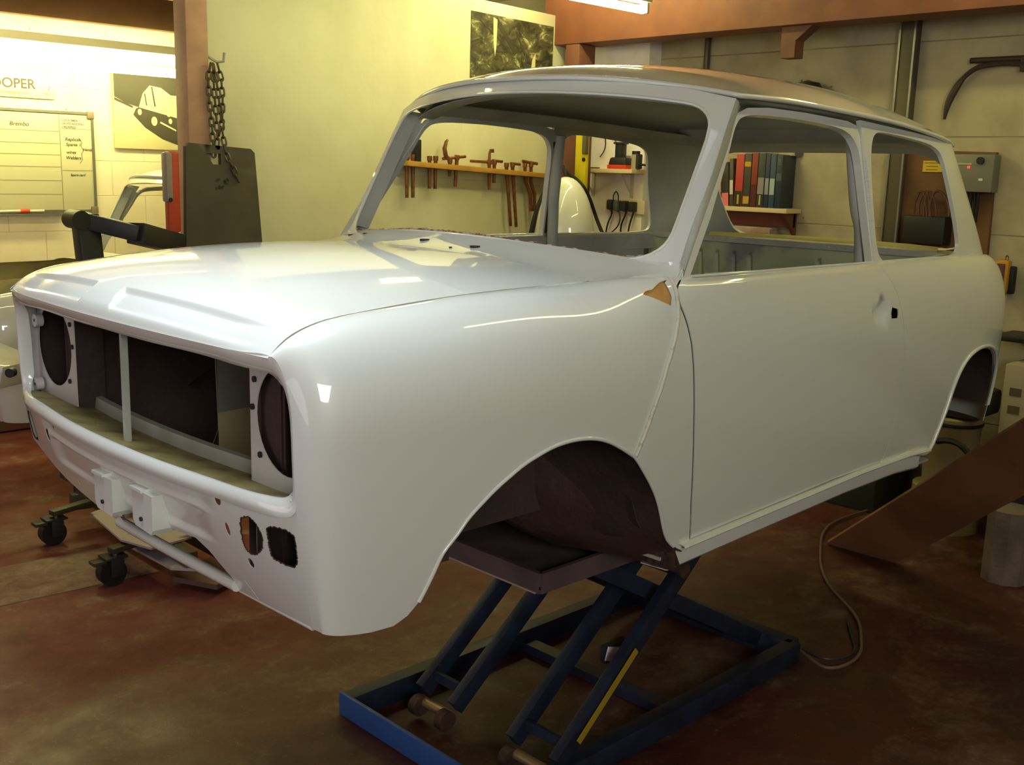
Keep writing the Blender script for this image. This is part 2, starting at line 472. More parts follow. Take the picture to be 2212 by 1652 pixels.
# ---- bonnet with the two stepped facets at its nose
def sstep(x, a, b):
    t = np.clip((x - a) / (b - a), 0, 1); return t * t * (3 - 2 * t)
def hood_s(q, y):
    P = hood(q, y).copy()
    # facet areas: in front of q=.066, |y - .04| > .07, fading towards the outside
    front = 1 - sstep(q, .064, .0705)
    lat = sstep(np.abs(y - .04), .062 + .30 * np.clip(.052 - q, 0, 1), .072 + .30 * np.clip(.052 - q, 0, 1))
    fade = 1 - sstep(np.abs(y), .40, .55)
    low = sstep(q, .024, .038)
    P[..., 2] -= .0100 * front * lat * fade * low
    return P
G = Geo()
us = np.r_[np.linspace(.0205, .035, 12), np.linspace(.037, .09, 44), np.linspace(.10, .765, 50)]
vs = np.r_[np.linspace(-.568, -.13, 40), np.linspace(-.12, .20, 55), np.linspace(.21, .568, 34)]
gridsurf(G, hood_s, us, vs, t=.012, mi=(0, 0))
bonnet = G.build('bonnet', MP, CAR)

# ---- front wings
def side_o(a, b): return side(a, b)
seamW = [(1.012, .88), (1.006, .82), (.9943, .7592), (.9788, .7249), (.9645, .702), (.9388, .6664), (.9178, .6283), (.8985, .5874), (.8825, .5523), (.8559, .5005)]
archF = [(.3104, .3146), (.3379, .3723), (.354, .4049), (.3762, .4286), (.3986, .4561), (.4272, .4807), (.4573, .5027), (.4894, .5212), (.5232, .5381), (.559, .5505), (.5964, .5603), (.6354, .5654), (.6757, .5657), (.7175, .5611), (.7611, .5493), (.8072, .5279), (.8559, .5), (.8929, .4629), (.9228, .4288), (.9516, .3908), (.976, .3495), (1.0025, .2986), (1.0222, .271), (1.052, .2464), (1.0967, .2223)]
patchP = [(.9238, .8137), (.935, .822), (.955, .826), (.985, .851), (1.012, .866), (.9985, .85), (1.0, .80), (.9905, .7795), (.970, .789)]
patchP = [(a - .008, b) for a, b in patchP]
wing_out = [(.04, .90), (1.012, .90)] + seamW \
    + archF[:17][::-1] + [(.289, .2924), (.262, .2791), (.2151, .2782), (.1548, .283), (.1002, .288), (.04, .290)]
def wing_edge(G, s):
    b_ = np.linspace(.292 if s == -1 else .40, .86, 40); e0 = side(np.full(40, .0402), b_)
    cs = [e0 + [.0005, -.0003, 0], e0 + [.010, -.004, 0], e0 + [.022, -.010, 0]]
    loft(G, cs, .001, (s,), (0, 0), n=40)
S_ = 1
wing_far = [q for q in wing_out[:-5]] + [(.262, .3092), (.2151, .335), (.1548, .365), (.1002, .385), (.04, .397)]
G = Geo(); panel(G, side, wing_far, [], .0115, .0015, -1, sides=(1,))
tube(G, side(*np.array(splined(archF[:17], 50)).T) + [0, -.001, 0], .0045)
wing_edge(G, S_)
G.build('wing', MW, CAR)
S_ = -1
G = Geo(); panel(G, side, wing_out, [patchP], .0115, .0015, -1, sides=(-1,))
tube(G, mir(side(*np.array(splined(archF[:17], 50)).T)) + [0, .001, 0], .0045)
wing_edge(G, S_)
G.build('wing', MW, CAR)
# torn triangle on the near wing backed by filler
G = Geo()
big = [(a + (a - .975) * .12, b + (b - .82) * .12) for a, b in patchP]
panel(G, lambda a, b: side(a, b) - np.array([0, .0035, .0015]), big, [], .02, .001, -1, sides=(-1,))
fp = G.build('filler_patch', [M_patch, M_patch], CAR); fp['label'] = 'orange-brown filler triangle near the windscreen pillar'

# ---- A panels between wing and door
doorgap = [(1.0058, .83), (1.0075, .8018), (1.0132, .7733), (1.0254, .7396), (1.0354, .7055), (1.0437, .6581), (1.0517, .6009), (1.061, .5251), (1.0748, .4355), (1.0906, .3421), (1.1137, .2468)]
doorgap = [(1.060, .90), (1.044, .866), (1.024, .838), (1.0105, .815)] + doorgap[1:]
ap = [(1.016, .90)] + [(a + .004, b) for a, b in seamW] + archF[16:] + [(1.112, .2225)] + [(a - .003, b) for a, b in doorgap[::-1]]
for s in (1, -1):
    G = Geo(); panel(G, side, ap, [], .018, .0015, -1, sides=(s,))
    c = side(*np.array(splined(archF[15:-1], 40)).T) + [0, -.001, 0]
    tube(G, c if s == 1 else mir(c), .0045)
    G.build('a_panel', MP, CAR)
    # raised seam flange with sealer
    c = side(*dense([(a + .002, b) for a, b in seamW], .008).T)
    n = len(c); ii = np.arange(n)
    c = c + np.stack([.0006 * np.sin(ii * 1.7), .003 + .0 * ii, .0 * ii], 1)
    G = Geo(); tube(G, c if s == 1 else mir(c), .0046, 6)
    G.build('seam_flange', [M_seal], CAR)

# ---- doors: skin, window frame, handle dish and lock hole
doorOuter = [(1.0433, .8531), (1.1153, .9464), (1.2036, 1.0611), (1.2776, 1.1601), (1.3102, 1.2113), (1.3331, 1.2336), (1.3742, 1.2471), (1.4654, 1.2526), (1.6371, 1.2503), (1.8489, 1.2405), (1.896, 1.2310), (1.912, 1.205)]
doorWin = [(1.0855, .8631), (1.184, .9916), (1.28, 1.1391), (1.3064, 1.1877), (1.3253, 1.2113), (1.3473, 1.2251), (1.4013, 1.2324), (1.5462, 1.2336), (1.6789, 1.229), (1.7962, 1.2217), (1.8559, 1.2087), (1.8893, 1.1826), (1.9039, 1.146), (1.9114, 1.0343), (1.925, .863)]
dw = 1.933
doorWin = chaikin(doorWin, 1, len(doorWin) - 2)
dishC = (1.899, .706); hole = [(1.9680, .692), (1.988, .690), (1.993, .700), (1.990, .716), (1.972, .720), (1.967, .712)]
hole = [(a - .052, b) for a, b in hole]
dishC = (1.9072, .7062)
DR = [(1.932, .875), (1.9608, .812), (2.0067, .742), (2.0383, .676), (2.0604, .579), (2.0724, .4675), (2.0654, .370), (2.052, .300)]
hole = [(1.9642, .6926), (2.003, .6915), (2.006, .700), (2.004, .7115), (1.968, .7177), (1.962, .705)]
def doorskin(a, b):
    P = side(a, b); r = np.hypot((a - dishC[0]) / 1.25, b - dishC[1])
    k = np.clip(1 - (r / .035) ** 2, 0, 1)
    P = P.copy(); P[..., 1] -= .022 * k ** .8 * (r < .035)
    # belt crease
    P[..., 1] -= .0022 * (1 - sstep(np.abs(b - .868), 0, .012))
    return P
skin = [(a + .0035, b) for a, b in doorgap] + [(1.1185, .2520), (1.3207, .2601), (1.5311, .267), (1.7643, .277), (2.03, .2775)] + DR[::-1] + [(dw, .90)]
sq = Spl([0, 1], [0, 1])
for s in (1, -1):
    G = Geo(); panel(G, doorskin, skin, [hole], .024, .003, -1, sides=(s,))
    # fine patch of the dish
    panel(G, green, [(1.045, .858)] + doorOuter[1:] + [(1.9145, 1.146), (1.9205, 1.034), (dw, .858)], [doorWin], .02, .022, -1, sides=(s,))
    c = green(*dense([(1.089, .8645), (1.3, .8635), (1.6, .8640), (1.92, .8630)], .05).T) + [0, .001, 0]
    tube(G, c if s == 1 else mir(c), .0035, 6)
    G.build('door', MP, CAR)
    G = Geo()       # fine sheet of the handle dish and a small plate behind the lock hole
    gbox(G, (1.985, .672, .703), (.06, .002, .05), (s,), mi=0)
    G.build('latch_recess', [M_brown], CAR)
    # inner door shell seen from inside the cabin
    G = Geo()
    gbox(G, (1.50, .607, .56), (.80, .010, .56), sides=(s,), mi=1)
    G.build('door_inner_shell', MP, CAR)
    G = Geo()
    c = green(*np.array([(1.900, 1.19), (1.914, 1.14), (1.922, 1.03), (1.934, .87)]).T) + [0.012, -.020, 0]
    tube(G, c if s == 1 else mir(c), .012, 8)
    G.build('window_channel', [M_black], CAR)
    # inner B post
    G = Geo()
    P0 = [(1.925, .555, 1.21), (1.935, .585, 1.0), (1.95, .60, .86), (1.95, .61, .25)]
    P0 = Spl([0, 1, 2, 3], P0)(np.linspace(0, 3, 30)); tube(G, P0 if s == 1 else mir(P0), .020, 12)
    G.build('b_post', [M_inner], CAR)

# ---- rear quarter, upper quarter and tail in one pressing
archR = [(2.3756, .2641), (2.3936, .303), (2.4107, .3465), (2.4262, .3901), (2.4477, .4554), (2.4679, .4906), (2.4925, .5178), (2.5269, .5411), (2.57, .556), (2.625, .5644), (2.6861, .5627), (2.74, .552), (2.79, .532), (2.835, .50), (2.87, .455), (2.89, .40), (2.90, .33), (2.905, .27)]
qlow = [(dw + .0018, .90)] + [(a + .0018, b) for a, b in DR] + [(2.034, .2735), (2.2092, .2729)] + archR + [(2.93, .262), (3.615, .262), (3.615, .90)]
qWin = chaikin([(1.990, .012), (1.966, .05), (1.947, .157), (1.9375, .387), (1.938, .615), (1.953, .813), (1.985, .93), (2.05, .950), (2.195, .948), (2.35, .938), (2.43, .90), (2.463, .83), (2.487, .613), (2.526, .337), (2.549, .135), (2.545, .06), (2.52, .02), (2.40, .008)], 0, 17)
qup = chaikin([(dw + .002, 0), (3.615, 0), (3.615, .02), (3.15, .02), (3.08, .05), (3.04, .14), (2.955, .80), (2.99, .90), (3.08, .94), (3.615, .94), (3.615, 1), (1.9115, 1), (1.9165, .74), (1.9225, .44)], 3, 8)
for s in (1, -1):
    G = Geo(); panel(G, side, qlow, [], .026, .0015, -1, sides=(s,))
    panel(G, upper, qup, [qWin], .024, .012, -1, sides=(s,))
    c0 = side(*np.array(splined([(2.04, .2745), (2.13, .272), (2.25, .270)] + archR[:-1], 90)).T)
    for k, (off, r) in enumerate((((0, -.000, 0), .0065), ((0.005, -.006, -.004), .006), ((.010, -.012, -.006), .006))):
        c = c0 + np.array(off); tube(G, c if s == 1 else mir(c), r, 6)
    G.build('rear_quarter_panel', MP, CAR)

# ---- scuttle between bonnet and windscreen
def scr_base(y): return np.stack([.93 + .40 * y * y, y, .930 - .11 * y * y], -1)
def screen(y, z):
    y = np.asarray(y, float); z = np.asarray(z, float)
    x = .93 + .40 * y * y + .55 * (z - .93) + .03 * y * y; return np.stack([x + 0 * z, y + 0 * x, z + 0 * x], -1)
ys = np.linspace(0, .568, 30)
fc = hood(np.full(30, .769), ys)
ee = side(np.array([.868, .90, .94, .97, 1.0, 1.028]), np.full(6, .90))
ee = side(np.array([.868, .90, .94, .97, 1.0, 1.028, 1.05]), np.full(7, .90))
front = np.concatenate([fc, ee])
yb = np.linspace(0, .585, 34); back = screen(yb, .9255 - .10 * yb ** 2)
back = np.concatenate([back, [[1.062, .612, .895], [1.074, .628, .893]]])
mid = lambda k: None
def resamp(c, n):
    c = np.array(c, float); d = np.r_[0, np.cumsum(np.linalg.norm(np.diff(c, axis=0), axis=1))]; d /= d[-1]
    return np.stack([np.interp(np.linspace(0, 1, n), d, c[:, k]) for k in range(3)], 1)
A, B = resamp(front, 60), resamp(back, 60)
crv = []
for t_ in np.linspace(0, 1, 9):
    c = A * (1 - t_) + B * t_
    if 0 < t_ < 1:
        cc_ = np.concatenate([c[[0]] * [1, -1, 1] for _ in range(0)] + [c]); w_ = 7; k_ = np.ones(2 * w_ + 1) / (2 * w_ + 1); e_ = 4 * t_ * (1 - t_)
        pad = np.concatenate([2 * c[0] - c[w_:0:-1], c, 2 * c[-1] - c[-2:-w_ - 2:-1]]); sm_ = np.stack([np.convolve(pad[:, q], k_, 'valid') for q in range(3)], 1); c = c * (1 - e_) + sm_ * e_
    c[:, 2] -= .006 * 4 * t_ * (1 - t_) * (1 - .3 * t_); crv.append(c)
G = Geo(); loft(G, crv, .0015, (1, -1), (0, 1), n=60)
G.build('scuttle_panel', MP, CAR)
# round drain holes and bolt hole in the scuttle (dark cups)
def scut(u_, v_):                     # point on the scuttle at fraction u_ along, v_ across
    return A[int(u_ * 59)] * (1 - v_) + B[int(u_ * 59)] * v_ + np.array([0, 0, -.004 * 4 * v_ * (1 - v_)])
for (yy, vv, r) in ((.005, .55, .0125), (-.19, .50, .0125), (-.135, .28, .004), (.45, .7, .007), (.36, .75, .007)):
    G = Geo(); k = int(abs(yy) / .72 * 59); p = A[k] * (1 - vv) + B[k] * vv + np.array([0, 0, -.0035])
    if yy < 0: p = p * [1, -1, 1]
    tube(G, [p + [0, 0, -.012], p + [0, 0, .0012]], r, 20)
    G.build('scuttle_hole', [M_black], CAR)

# ---- windscreen surround with A pillars
scr = [(-.0, .924), (-.1411, .922), (-.2898, .9136), (-.3807, .9037), (-.4627, .8965), (-.518, .8935), (-.5529, .9024), (-.5767, .922), (-.5859, .945), (-.5869, .9677), (-.5853, 1.0557), (-.5835, 1.1343), (-.5818, 1.1745), (-.5757, 1.2063), (-.5591, 1.2297), (-.5351, 1.2449), (-.4959, 1.2533), (-.3952, 1.2654), (-.2635, 1.2758), (-.12, 1.2824), (0, 1.2840)]
hole_s = chaikin(scr + [(-y, z) for y, z in scr[::-1][1:-1]], 0, 2 * len(scr) - 3, 1)
outS = [(-.35, .905), (-.58, .888), (-.628, .893), (-.624, .95), (-.617, 1.10), (-.607, 1.262), (-.50, 1.285), (-.35, 1.300), (-.2, 1.312), (0, 1.318)]
outS = [(0, .918)] + outS + [(-y, z) for y, z in outS[:-1][::-1]]
G = Geo(); panel(G, screen, outS, [hole_s], .02, .004, -1, sides=(1,), mi=(0, 1))
# pillar sides: bevel to the door gap
e1 = screen(np.array([.628, .624, .617, .611, .607]), np.array([.893, .95, 1.10, 1.18, 1.262]))
dg = green(np.array([1.052, 1.112, 1.200, 1.272, 1.300, 1.330]) + 0.004, np.array([.865, .9464, 1.0611, 1.1581, 1.2063, 1.25]))
mid1 = resamp(e1, 20) * .5 + resamp(dg, 20) * .5 + [-.004, .006, 0]
mid1[:, 1] = np.maximum(mid1[:, 1], resamp(dg, 20)[:, 1])
loft(G, [resamp(e1, 20), mid1, resamp(dg, 20)], .004, (1, -1), (0, 1), n=20)
g1 = np.array([[1.050, .6395, .8635], [1.056, .642, .8655]]); g2 = np.array([[1.0735, .628, .893], [1.0745, .629, .894]])
loft(G, [g2, g2 * .5 + g1 * .5 + [0, .003, 0], g1], .002, (1, -1), (0, 1), n=6)
# inner face of the pillars
e2 = screen(np.array([.592, .589, .586, .582]), np.array([.91, 1.0, 1.13, 1.25]))
loft(G, [resamp(e2, 12) + [.045, -.012, -.01], resamp(e2, 12) + [.002, 0, 0]], .003, (1, -1), (1, 1), n=12)
loft(G, [resamp(e2, 12) + [.045, -.012, -.01], resamp(dg[:-1], 12) + [.012, -.020, 0]], .003, (1, -1), (1, 1), n=12)
ring = screen(np.array([p[0] for p in hole_s]), np.array([p[1] for p in hole_s]))
tube(G, ring + [.001, 0, 0], .004, 6, closed=True)
G.build('windscreen_surround', MP, CAR)
# ragged rusty sealer on the lower windscreen flange
G = Geo(); yy = np.linspace(-.56, .56, 160); rs = random.Random(3)
zz = np.interp(yy, [-p for p in (.56, .518, .38, .14, 0, -.14, -.38, -.518, -.56)], [.9055, .8985, .9085, .926, .929, .926, .9085, .8985, .9055])
c = screen(yy, zz) + np.array([[.004 + rs.uniform(-.002, .002), 0, rs.uniform(-.0022, .0022)] for _ in yy])
tube(G, c, .0035, 5); G.build('screen_flange_sealer', [M_rust], CAR)

# ---- roof
RX0 = lambda y: 1.128 + .46 * y * y
ZE = Spl([0, .12, .3, .6, .85, 1.0], [1.272, 1.274, 1.268, 1.250, 1.224, 1.206])
ZM = Spl([0, .05, .12, .3, .5, .7, .86, .95, 1.0], [1.322, 1.348, 1.366, 1.386, 1.390, 1.380, 1.350, 1.300, 1.222])
WD = Spl([0, .3, .6, .8, .92, 1.0], [.606, .603, .598, .583, .560, .522])
def roof(q, p):
    q = np.asarray(q, float); p = np.asarray(p, float)
    y = p * WD(q)[..., 0]; x0 = RX0(y); x1 = 2.725 - .30 * y * y; x = x0 + (x1 - x0) * q
    ze = ZE(q)[..., 0]; zm = ZM(q)[..., 0]
    return np.stack([x, y, ze + (zm - ze) * (1 - np.abs(p) ** 2.5)], -1)
G = Geo()
gridsurf(G, roof, np.r_[np.linspace(0, .1, 12), np.linspace(.12, 1, 60)], np.r_[-np.linspace(1, .85, 12), np.linspace(-.83, .83, 50), np.linspace(.85, 1, 12)], t=.003, mi=(0, 1))
edge = np.concatenate([roof(np.linspace(0, 1, 50), np.full(50, 1.)), roof(np.full(20, 1.), np.linspace(.95, -.95, 20)), roof(np.linspace(1, 0, 50), np.full(50, -1.)), roof(np.zeros(40), np.linspace(-.97, .97, 40))])
tube(G, edge + [0, 0, -.003], .0065, 8, closed=True)
rf = G.build('roof', [M_paint, mat('pale_roof_underside', 'd4d4c8', .6)], CAR)
# roof side rails, header and rear rail inside
G = Geo()
rl = np.array([(1.30, .573, 1.250), (1.45, .572, 1.248), (1.7, .570, 1.243), (1.95, .565, 1.234), (2.2, .553, 1.222), (2.42, .535, 1.210), (2.56, .50, 1.200)])
loft(G, [rl + [0, .012, .018], rl + [0, -.02, .0], rl + [0, -.075, .030]], .003, (1, -1), (3, 3), n=20)
hl = np.stack([RX0(np.linspace(-.56, .56, 20)) + .02, np.linspace(-.56, .56, 20), 1.300 - .14 * np.linspace(-.56, .56, 20) ** 2], 1)
loft(G, [hl + [.09, 0, .010], hl + [.06, 0, -.022], hl + [.0, 0, -.020]], .003, (1,), (3, 3), n=20)
rr = np.stack([2.66 - .25 * np.linspace(-.48, .48, 20) ** 2, np.linspace(-.48, .48, 20), 1.196 + 0 * np.linspace(0, 1, 20)], 1)
loft(G, [rr + [0, 0, .0], rr + [-.09, 0, .012], rr + [-.10, 0, .06]], .003, (1,), (3, 3), n=20)
G.build('roof_rails', MP, CAR)


# ---- grille surround, valance and ledge
def half(Pn): return np.concatenate([mir(Pn)[::-1], np.array(Pn)[1:]])
o_s = side(np.full(7, .040), np.array([.84, .78, .72, .66, .60, .56, .53]))
O_old = np.array([(.024, 0, .780), (.028, .2, .780), (.040, .4, .779), (.050, .52, .777), (.058, .572, .773), (.064, .592, .757), (.071, .604, .730), (.0755, .610, .695), (.0785, .6125, .64), (.080, .6125, .58), (.080, .611, .545), (.078, .606, .520), (.074, .590, .504), (.066, .55, .500), (.043, .40, .501), (.022, .2, .502), (.0155, 0, .502)])
Nn = np.array([(.034, 0, .752), (.038, .2, .751), (.050, .4, .750), (.060, .52, .747), (.070, .566, .740), (.078, .580, .722), (.084, .588, .70), (.087, .591, .67), (.089, .592, .63), (.090, .592, .58), (.089, .591, .558), (.087, .586, .543), (.080, .572, .532), (.066, .54, .528), (.042, .40, .528), (.021, .2, .529), (.0148, 0, .529)])
O = np.array([(.024, 0, .780), (.028, .2, .780), (.040, .4, .779), (.050, .52, .777)] + [tuple(q) for q in o_s] + [(.082, .603, .512), (.077, .588, .502), (.066, .55, .498), (.043, .40, .499), (.022, .2, .500), (.0155, 0, .500)])
mult = np.array([(0, 0, 0)] * 4 + [(.01, -.002, -.004)] * 13)
O1 = O * .6 + Nn * .4 + [-.0045, 0, 0]
N2 = Nn + np.array([(.014, 0, -.004)] * 5 + [(.016, -.003, 0)] * 6 + [(.012, 0, .000)] * 6)
def S3(P): return splined(P, 120)
G = Geo(); loft(G, [S3(O), S3(O1), S3(Nn), S3(N2)][::-1], .001, (-1,), (0, 0), n=120)
loft(G, [S3(O), S3(O1), S3(Nn), S3(N2)][::-1], .001, (1,), (0, 0), n=120)
G.build('grille_surround', MP, CAR)

# valance (front panel) with cut-outs
def mirab(L): return [(-y, t) for y, t in L]
rectH = [(-.527, .16), (-.545, .12), (-.588, .13), (-.594, .18), (-.590, .40), (-.578, .45), (-.535, .44), (-.523, .41)]
smallH = [(-.463, .14), (-.478, .10), (-.497, .11), (-.509, .20), (-.512, .27), (-.505, .36), (-.487, .44), (-.463, .47), (-.452, .40), (-.455, .25)]
cut = [(.20, 1.2), (.19, .84), (.12, .66), (.05, .56), (-.06, .56), (-.16, .54), (-.30, .53), (-.335, .62), (-.37, .84), (-.40, 1.2)]
cutout = [(.10, .91), (.10, .78), (.05, .60), (-.10, .575), (-.29, .53), (-.32, .62), (-.365, .90), (-.30, .93), (0, .92)]
def circ(y, t, r, ry=None): return [(y + r * math.cos(k * math.pi / 5), t + (ry or r) / .215 * math.sin(k * math.pi / 5)) for k in range(10)]
def oblong(y, t, w_, h_): return circ(y, t, w_ / 2, h_ / 2)
rj = random.Random(4)
def jag(L): L = resample(chaikin(L + [L[0]], 0, len(L), 2)[:-1], .006); return [(a + rj.uniform(-.0016, .0016), b + rj.uniform(-.007, .007)) for a, b in L]
rectH = jag(rectH); smallH = jag(smallH); rectM = jag([(-.527, .16), (-.545, .12), (-.588, .13), (-.594, .18), (-.590, .40), (-.578, .45), (-.535, .44), (-.523, .41)])
rectM = mirab(rectM)
hs = [rectH, smallH, rectM, cutout, circ(-.4067, .04, .009), oblong(-.4166, .29, .012, .028), circ(.33, .05, .009, .012), circ(.375, .20, .011, .016), oblong(.28, .20, .010, .022), oblong(-.4564, .56, .016, .020), [(-.405, .80), (-.411, .80), (-.432, .96), (-.426, .965)], oblong(.26, .62, .016, .012)]
def val2(y, t):
    P = valance(y, t).copy()
    r = sstep(t, -.02, .03) * (1 - sstep(t, .10, .2)) * (1 - sstep(np.abs(y), .34, .40))
    P[..., 0] += .008 * r
    r2 = sstep(t, .16, .22) * (1 - sstep(t, .42, .50)) * (1 - sstep(np.abs(y), .30, .38)) * .010
    P[..., 0] += r2
    return P
G = Geo()
def ved(t): return float(side(np.array([.0402]), np.array([min(.63, .502 - .215 * t)]))[0, 1]) + .0008
ve = [(.585, -.02), (.592, -.14), (ved(-.14), -.14)] + [(ved(t), t) for t in (0, .15, .3, .45, .6, .75, .9, 1.0)]
panel(G, val2, [(-y, t) for y, t in ve] + [(-.3, 1.0), (0, .97), (.12, .94), (.245, .86), (.38, .73), (.50, .56), (ved(.49), .49)] + ve[:6][::-1], hs, .016, .0015, 1, sides=(1,))
# turned lower edge = round tube across the cut-out
yy = np.linspace(-.36, .13, 30)
tube(G, valance(yy, np.full(30, .93)) + [0, 0, 0], .012, 10)
yy = np.linspace(-.585, .05, 40)
tube(G, valance(yy, 1.0 + 0 * yy) + [.004, 0, .002], .006, 8)
front_panel = G.build('front_panel', MP, CAR)
# ragged sheet edges inside the lamp openings
for H in (rectH, smallH, rectM):
    G = Geo(); rs = random.Random(len(H)); L = np.array(H); P = valance(L[:, 0], L[:, 1])
    tube(G, P + [.0005, 0, 0], .0014, 5, closed=True); G.build('torn_opening_edge', [M_rustd], CAR)
# two box brackets for the grille and number plate
for yc, zc in ((.018, .0), (-.158, .008)):
    G = Geo()
    V = [(-.042, .447), (.042, .447), (.042, .385), (.032, .372), (-.036, .368), (-.042, .378)]
    n_ = len(V); A3 = np.array([(.022, yc + a, b + zc) for a, b in V] + [(.085, yc + a, b + zc) for a, b in V])
    G.add(A3, [tuple(range(n_)), tuple(range(2 * n_ - 1, n_ - 1, -1))] + [((i + 1) % n_, i, i + n_, (i + 1) % n_ + n_) for i in range(n_)], None, 0)
    gbox(G, (.042, yc + .018, .449 + zc), (.050, .050, .006))
    G.build('bumper_bracket', MP, CAR)
    G = Geo(); tube(G, [(.018, yc + .002, .392 + zc), (.0215, yc + .002, .392 + zc)], .0045, 10); G.build('bolt_hole', [M_black], CAR)
# ledge behind the lower lip with an upturned rear flange
y_ = np.linspace(-.572, .572, 40)
Lp = np.stack([lipx(y_) + .002, y_, .528 + 0 * y_], 1)
Bk = np.stack([.150 + .14 * y_ ** 2, y_, .502 + 0 * y_], 1)
G = Geo(); loft(G, [Lp, Lp * .5 + Bk * .5, Bk], .002, (1,), (0, 0), n=40)
loft(G, [Bk, Bk + [.004, 0, .026]], .002, (1,), (1, 1), n=40)
loft(G, [Bk + [.004, 0, .026], Bk + [.018, 0, .027]], .002, (1,), (1, 1), n=40)
G.build('grille_ledge', [M_ledge, M_dim], CAR)
# lamp mounting plates: ring with a round opening
def plate(y, z): y = np.asarray(y, float); z = np.asarray(z, float); return np.stack([.128 + .0 * y + .0 * z, y, z], -1)
for s in (1, -1):
    G = Geo(); c = (.507, .643)
    hole_c = [(c[0] + .098 * math.cos(k * math.pi / 18), c[1] + .098 * math.sin(k * math.pi / 18)) for k in range(36)]
    panel(G, plate, [(.388, .512), (.612, .512), (.612, .70), (.60, .76), (.388, .765)], [hole_c], .018, .002, -1, sides=(s,), mi=(0, 0))
    for (dy, dz) in ((-.085, -.075), (-.108, .01), (-.1, .062)):
        p = np.array([[.124, c[0] + dy, c[1] + dz], [.1275, c[0] + dy, c[1] + dz]]); tube(G, p if s == 1 else mir(p), .006, 8, mi=1)
    G.build('lamp_mounting_plate', [M_pink, M_black], CAR)
    for (dy, dz) in ((.058, .055), (.078, -.105)):
        G = Geo(); p = np.array([[.105, c[0] + dy, c[1] + dz], [.122, c[0] + dy, c[1] + dz]]); tube(G, p if s == 1 else mir(p), .016, 16)
        p = np.array([[.1045, c[0] + dy, c[1] + dz], [.106, c[0] + dy, c[1] + dz]]); tube(G, p if s == 1 else mir(p), .004, 8, mi=1)
        G.build('lamp_adjuster', [M_pink, M_black], CAR)
    # side closing wall behind the lamp
    G = Geo()
    V = np.array([[.092, .597, .515], [.092, .597, .74], [.128, .612, .75], [.128, .612, .515]])
    G.add(V if s == 1 else mir(V), [(0, 1, 2, 3)] if s == -1 else [(3, 2, 1, 0)], None, 0)
    G.build('lamp_side_wall', [M_pink], CAR)
# upright strut in the middle of the grille opening
G = Geo(); gbox(G, (.070, .0, .636), (.012, .009, .245)); gbox(G, (.077, .008, .636), (.003, .020, .245))
G.build('grille_strut', [M_inner], CAR)

# ---- engine bay: inner wings, bulkhead, cross member
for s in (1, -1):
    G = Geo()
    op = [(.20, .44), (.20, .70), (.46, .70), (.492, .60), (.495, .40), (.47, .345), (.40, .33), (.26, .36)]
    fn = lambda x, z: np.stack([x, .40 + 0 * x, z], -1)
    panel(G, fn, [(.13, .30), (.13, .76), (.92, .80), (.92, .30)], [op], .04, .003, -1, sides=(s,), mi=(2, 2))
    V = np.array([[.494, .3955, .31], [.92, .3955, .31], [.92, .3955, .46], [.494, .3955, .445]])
    for ff in ((0, 1, 2, 3),): G.add(V if s == 1 else mir(V), [ff], None, 0)  # cream face stands in for light falling on the lower panel
    # the upper part of the panel stays grey, outside the painted light
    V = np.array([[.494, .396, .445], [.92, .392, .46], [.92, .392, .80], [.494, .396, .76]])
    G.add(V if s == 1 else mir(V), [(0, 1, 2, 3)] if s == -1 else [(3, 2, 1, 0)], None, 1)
    G.build('inner_wing', [mat('lit_panel_cream', 'ddd3a0', .6), M_dim, M_brown], CAR)
    G = Geo(); gbox(G, (.34, .47, .54), (.40, .004, .52), (s,)); gbox(G, (.145, .44, .50), (.004, .08, .44), (s,))  # dark sheets added behind the openings to read as deep shade
    gbox(G, (.168, .465, .39), (.004, .31, .22), (s,))
    G.build('dark_backing', [M_brown], CAR)
    # wheel well liner that follows the arch
    G = Geo(); ar = np.array(splined(archF[6:], 40)); P = side(ar[:, 0], ar[:, 1]); c_ = np.array([.66, 0, .30])
    P1 = P + [0, -.004, 0]; P2 = P1.copy(); P2[:, 1] = .60; P2 += (P2 - c_) * [.03, 0, .03]
    P3 = P2.copy(); P3[:, 1] = .40; P3 += (P3 - c_) * [.02, 0, .03]; P3[:, 1] = .40
    # bulge of the footwell into the wheel well
    k = np.linspace(0, 1, 40); b_ = np.sin(np.clip((k - .25) / .75, 0, 1) * math.pi * .5) ** 2
    P3[:, 0] -= .10 * b_; P2[:, 0] -= .03 * b_; P3[:, 2] -= .03 * b_
    P4 = P3.copy(); P4[:, 1] = .30; P4[:, 0] -= .04 * b_
    loft(G, [P1, P1 * .6 + P2 * .4, P2, P2 * .5 + P3 * .5 + [0, .015, 0], P3] + ([P4] if s == -1 else []), .002, (s,), (0, 0), n=40)
    G.build('wheel_well_liner', [M_brown], CAR)
    # rear wheel well
    G = Geo(); ar = np.array(splined(archR[:-1], 40)); P = side(ar[:, 0], ar[:, 1]); P1 = P + [0.004, -.012, 0]; P2 = P1.copy(); P2[:, 1] = .42
    P2[:, 2] = np.maximum(P2[:, 2], .30)
    loft(G, [P1, P1 * .5 + P2 * .5 + [0, 0, .01], P2], .002, (s,), (0, 0), n=40)
    V = np.concatenate([[[p[0], .42, .26] for p in P2[::4]], P2[::4][:, :]]); n_ = len(P2[::4])
    F = [(i, i + 1, n_ + i + 1, n_ + i) for i in range(n_ - 1)]
    G.add(V if s == 1 else mir(V), F, None, 0)
    G.build('rear_wheel_well', [M_brown], CAR)
G = Geo()
fn = lambda y, z: np.stack([.93 + 0 * y, y, z], -1)
panel(G, fn, [(-.64, .42), (.64, .42), (.58, .84), (-.58, .84)], [], .06, .003, -1, sides=(1,))
rs_ = [(.93, .42), (.98, .30), (1.08, .215), (1.2, .20)]
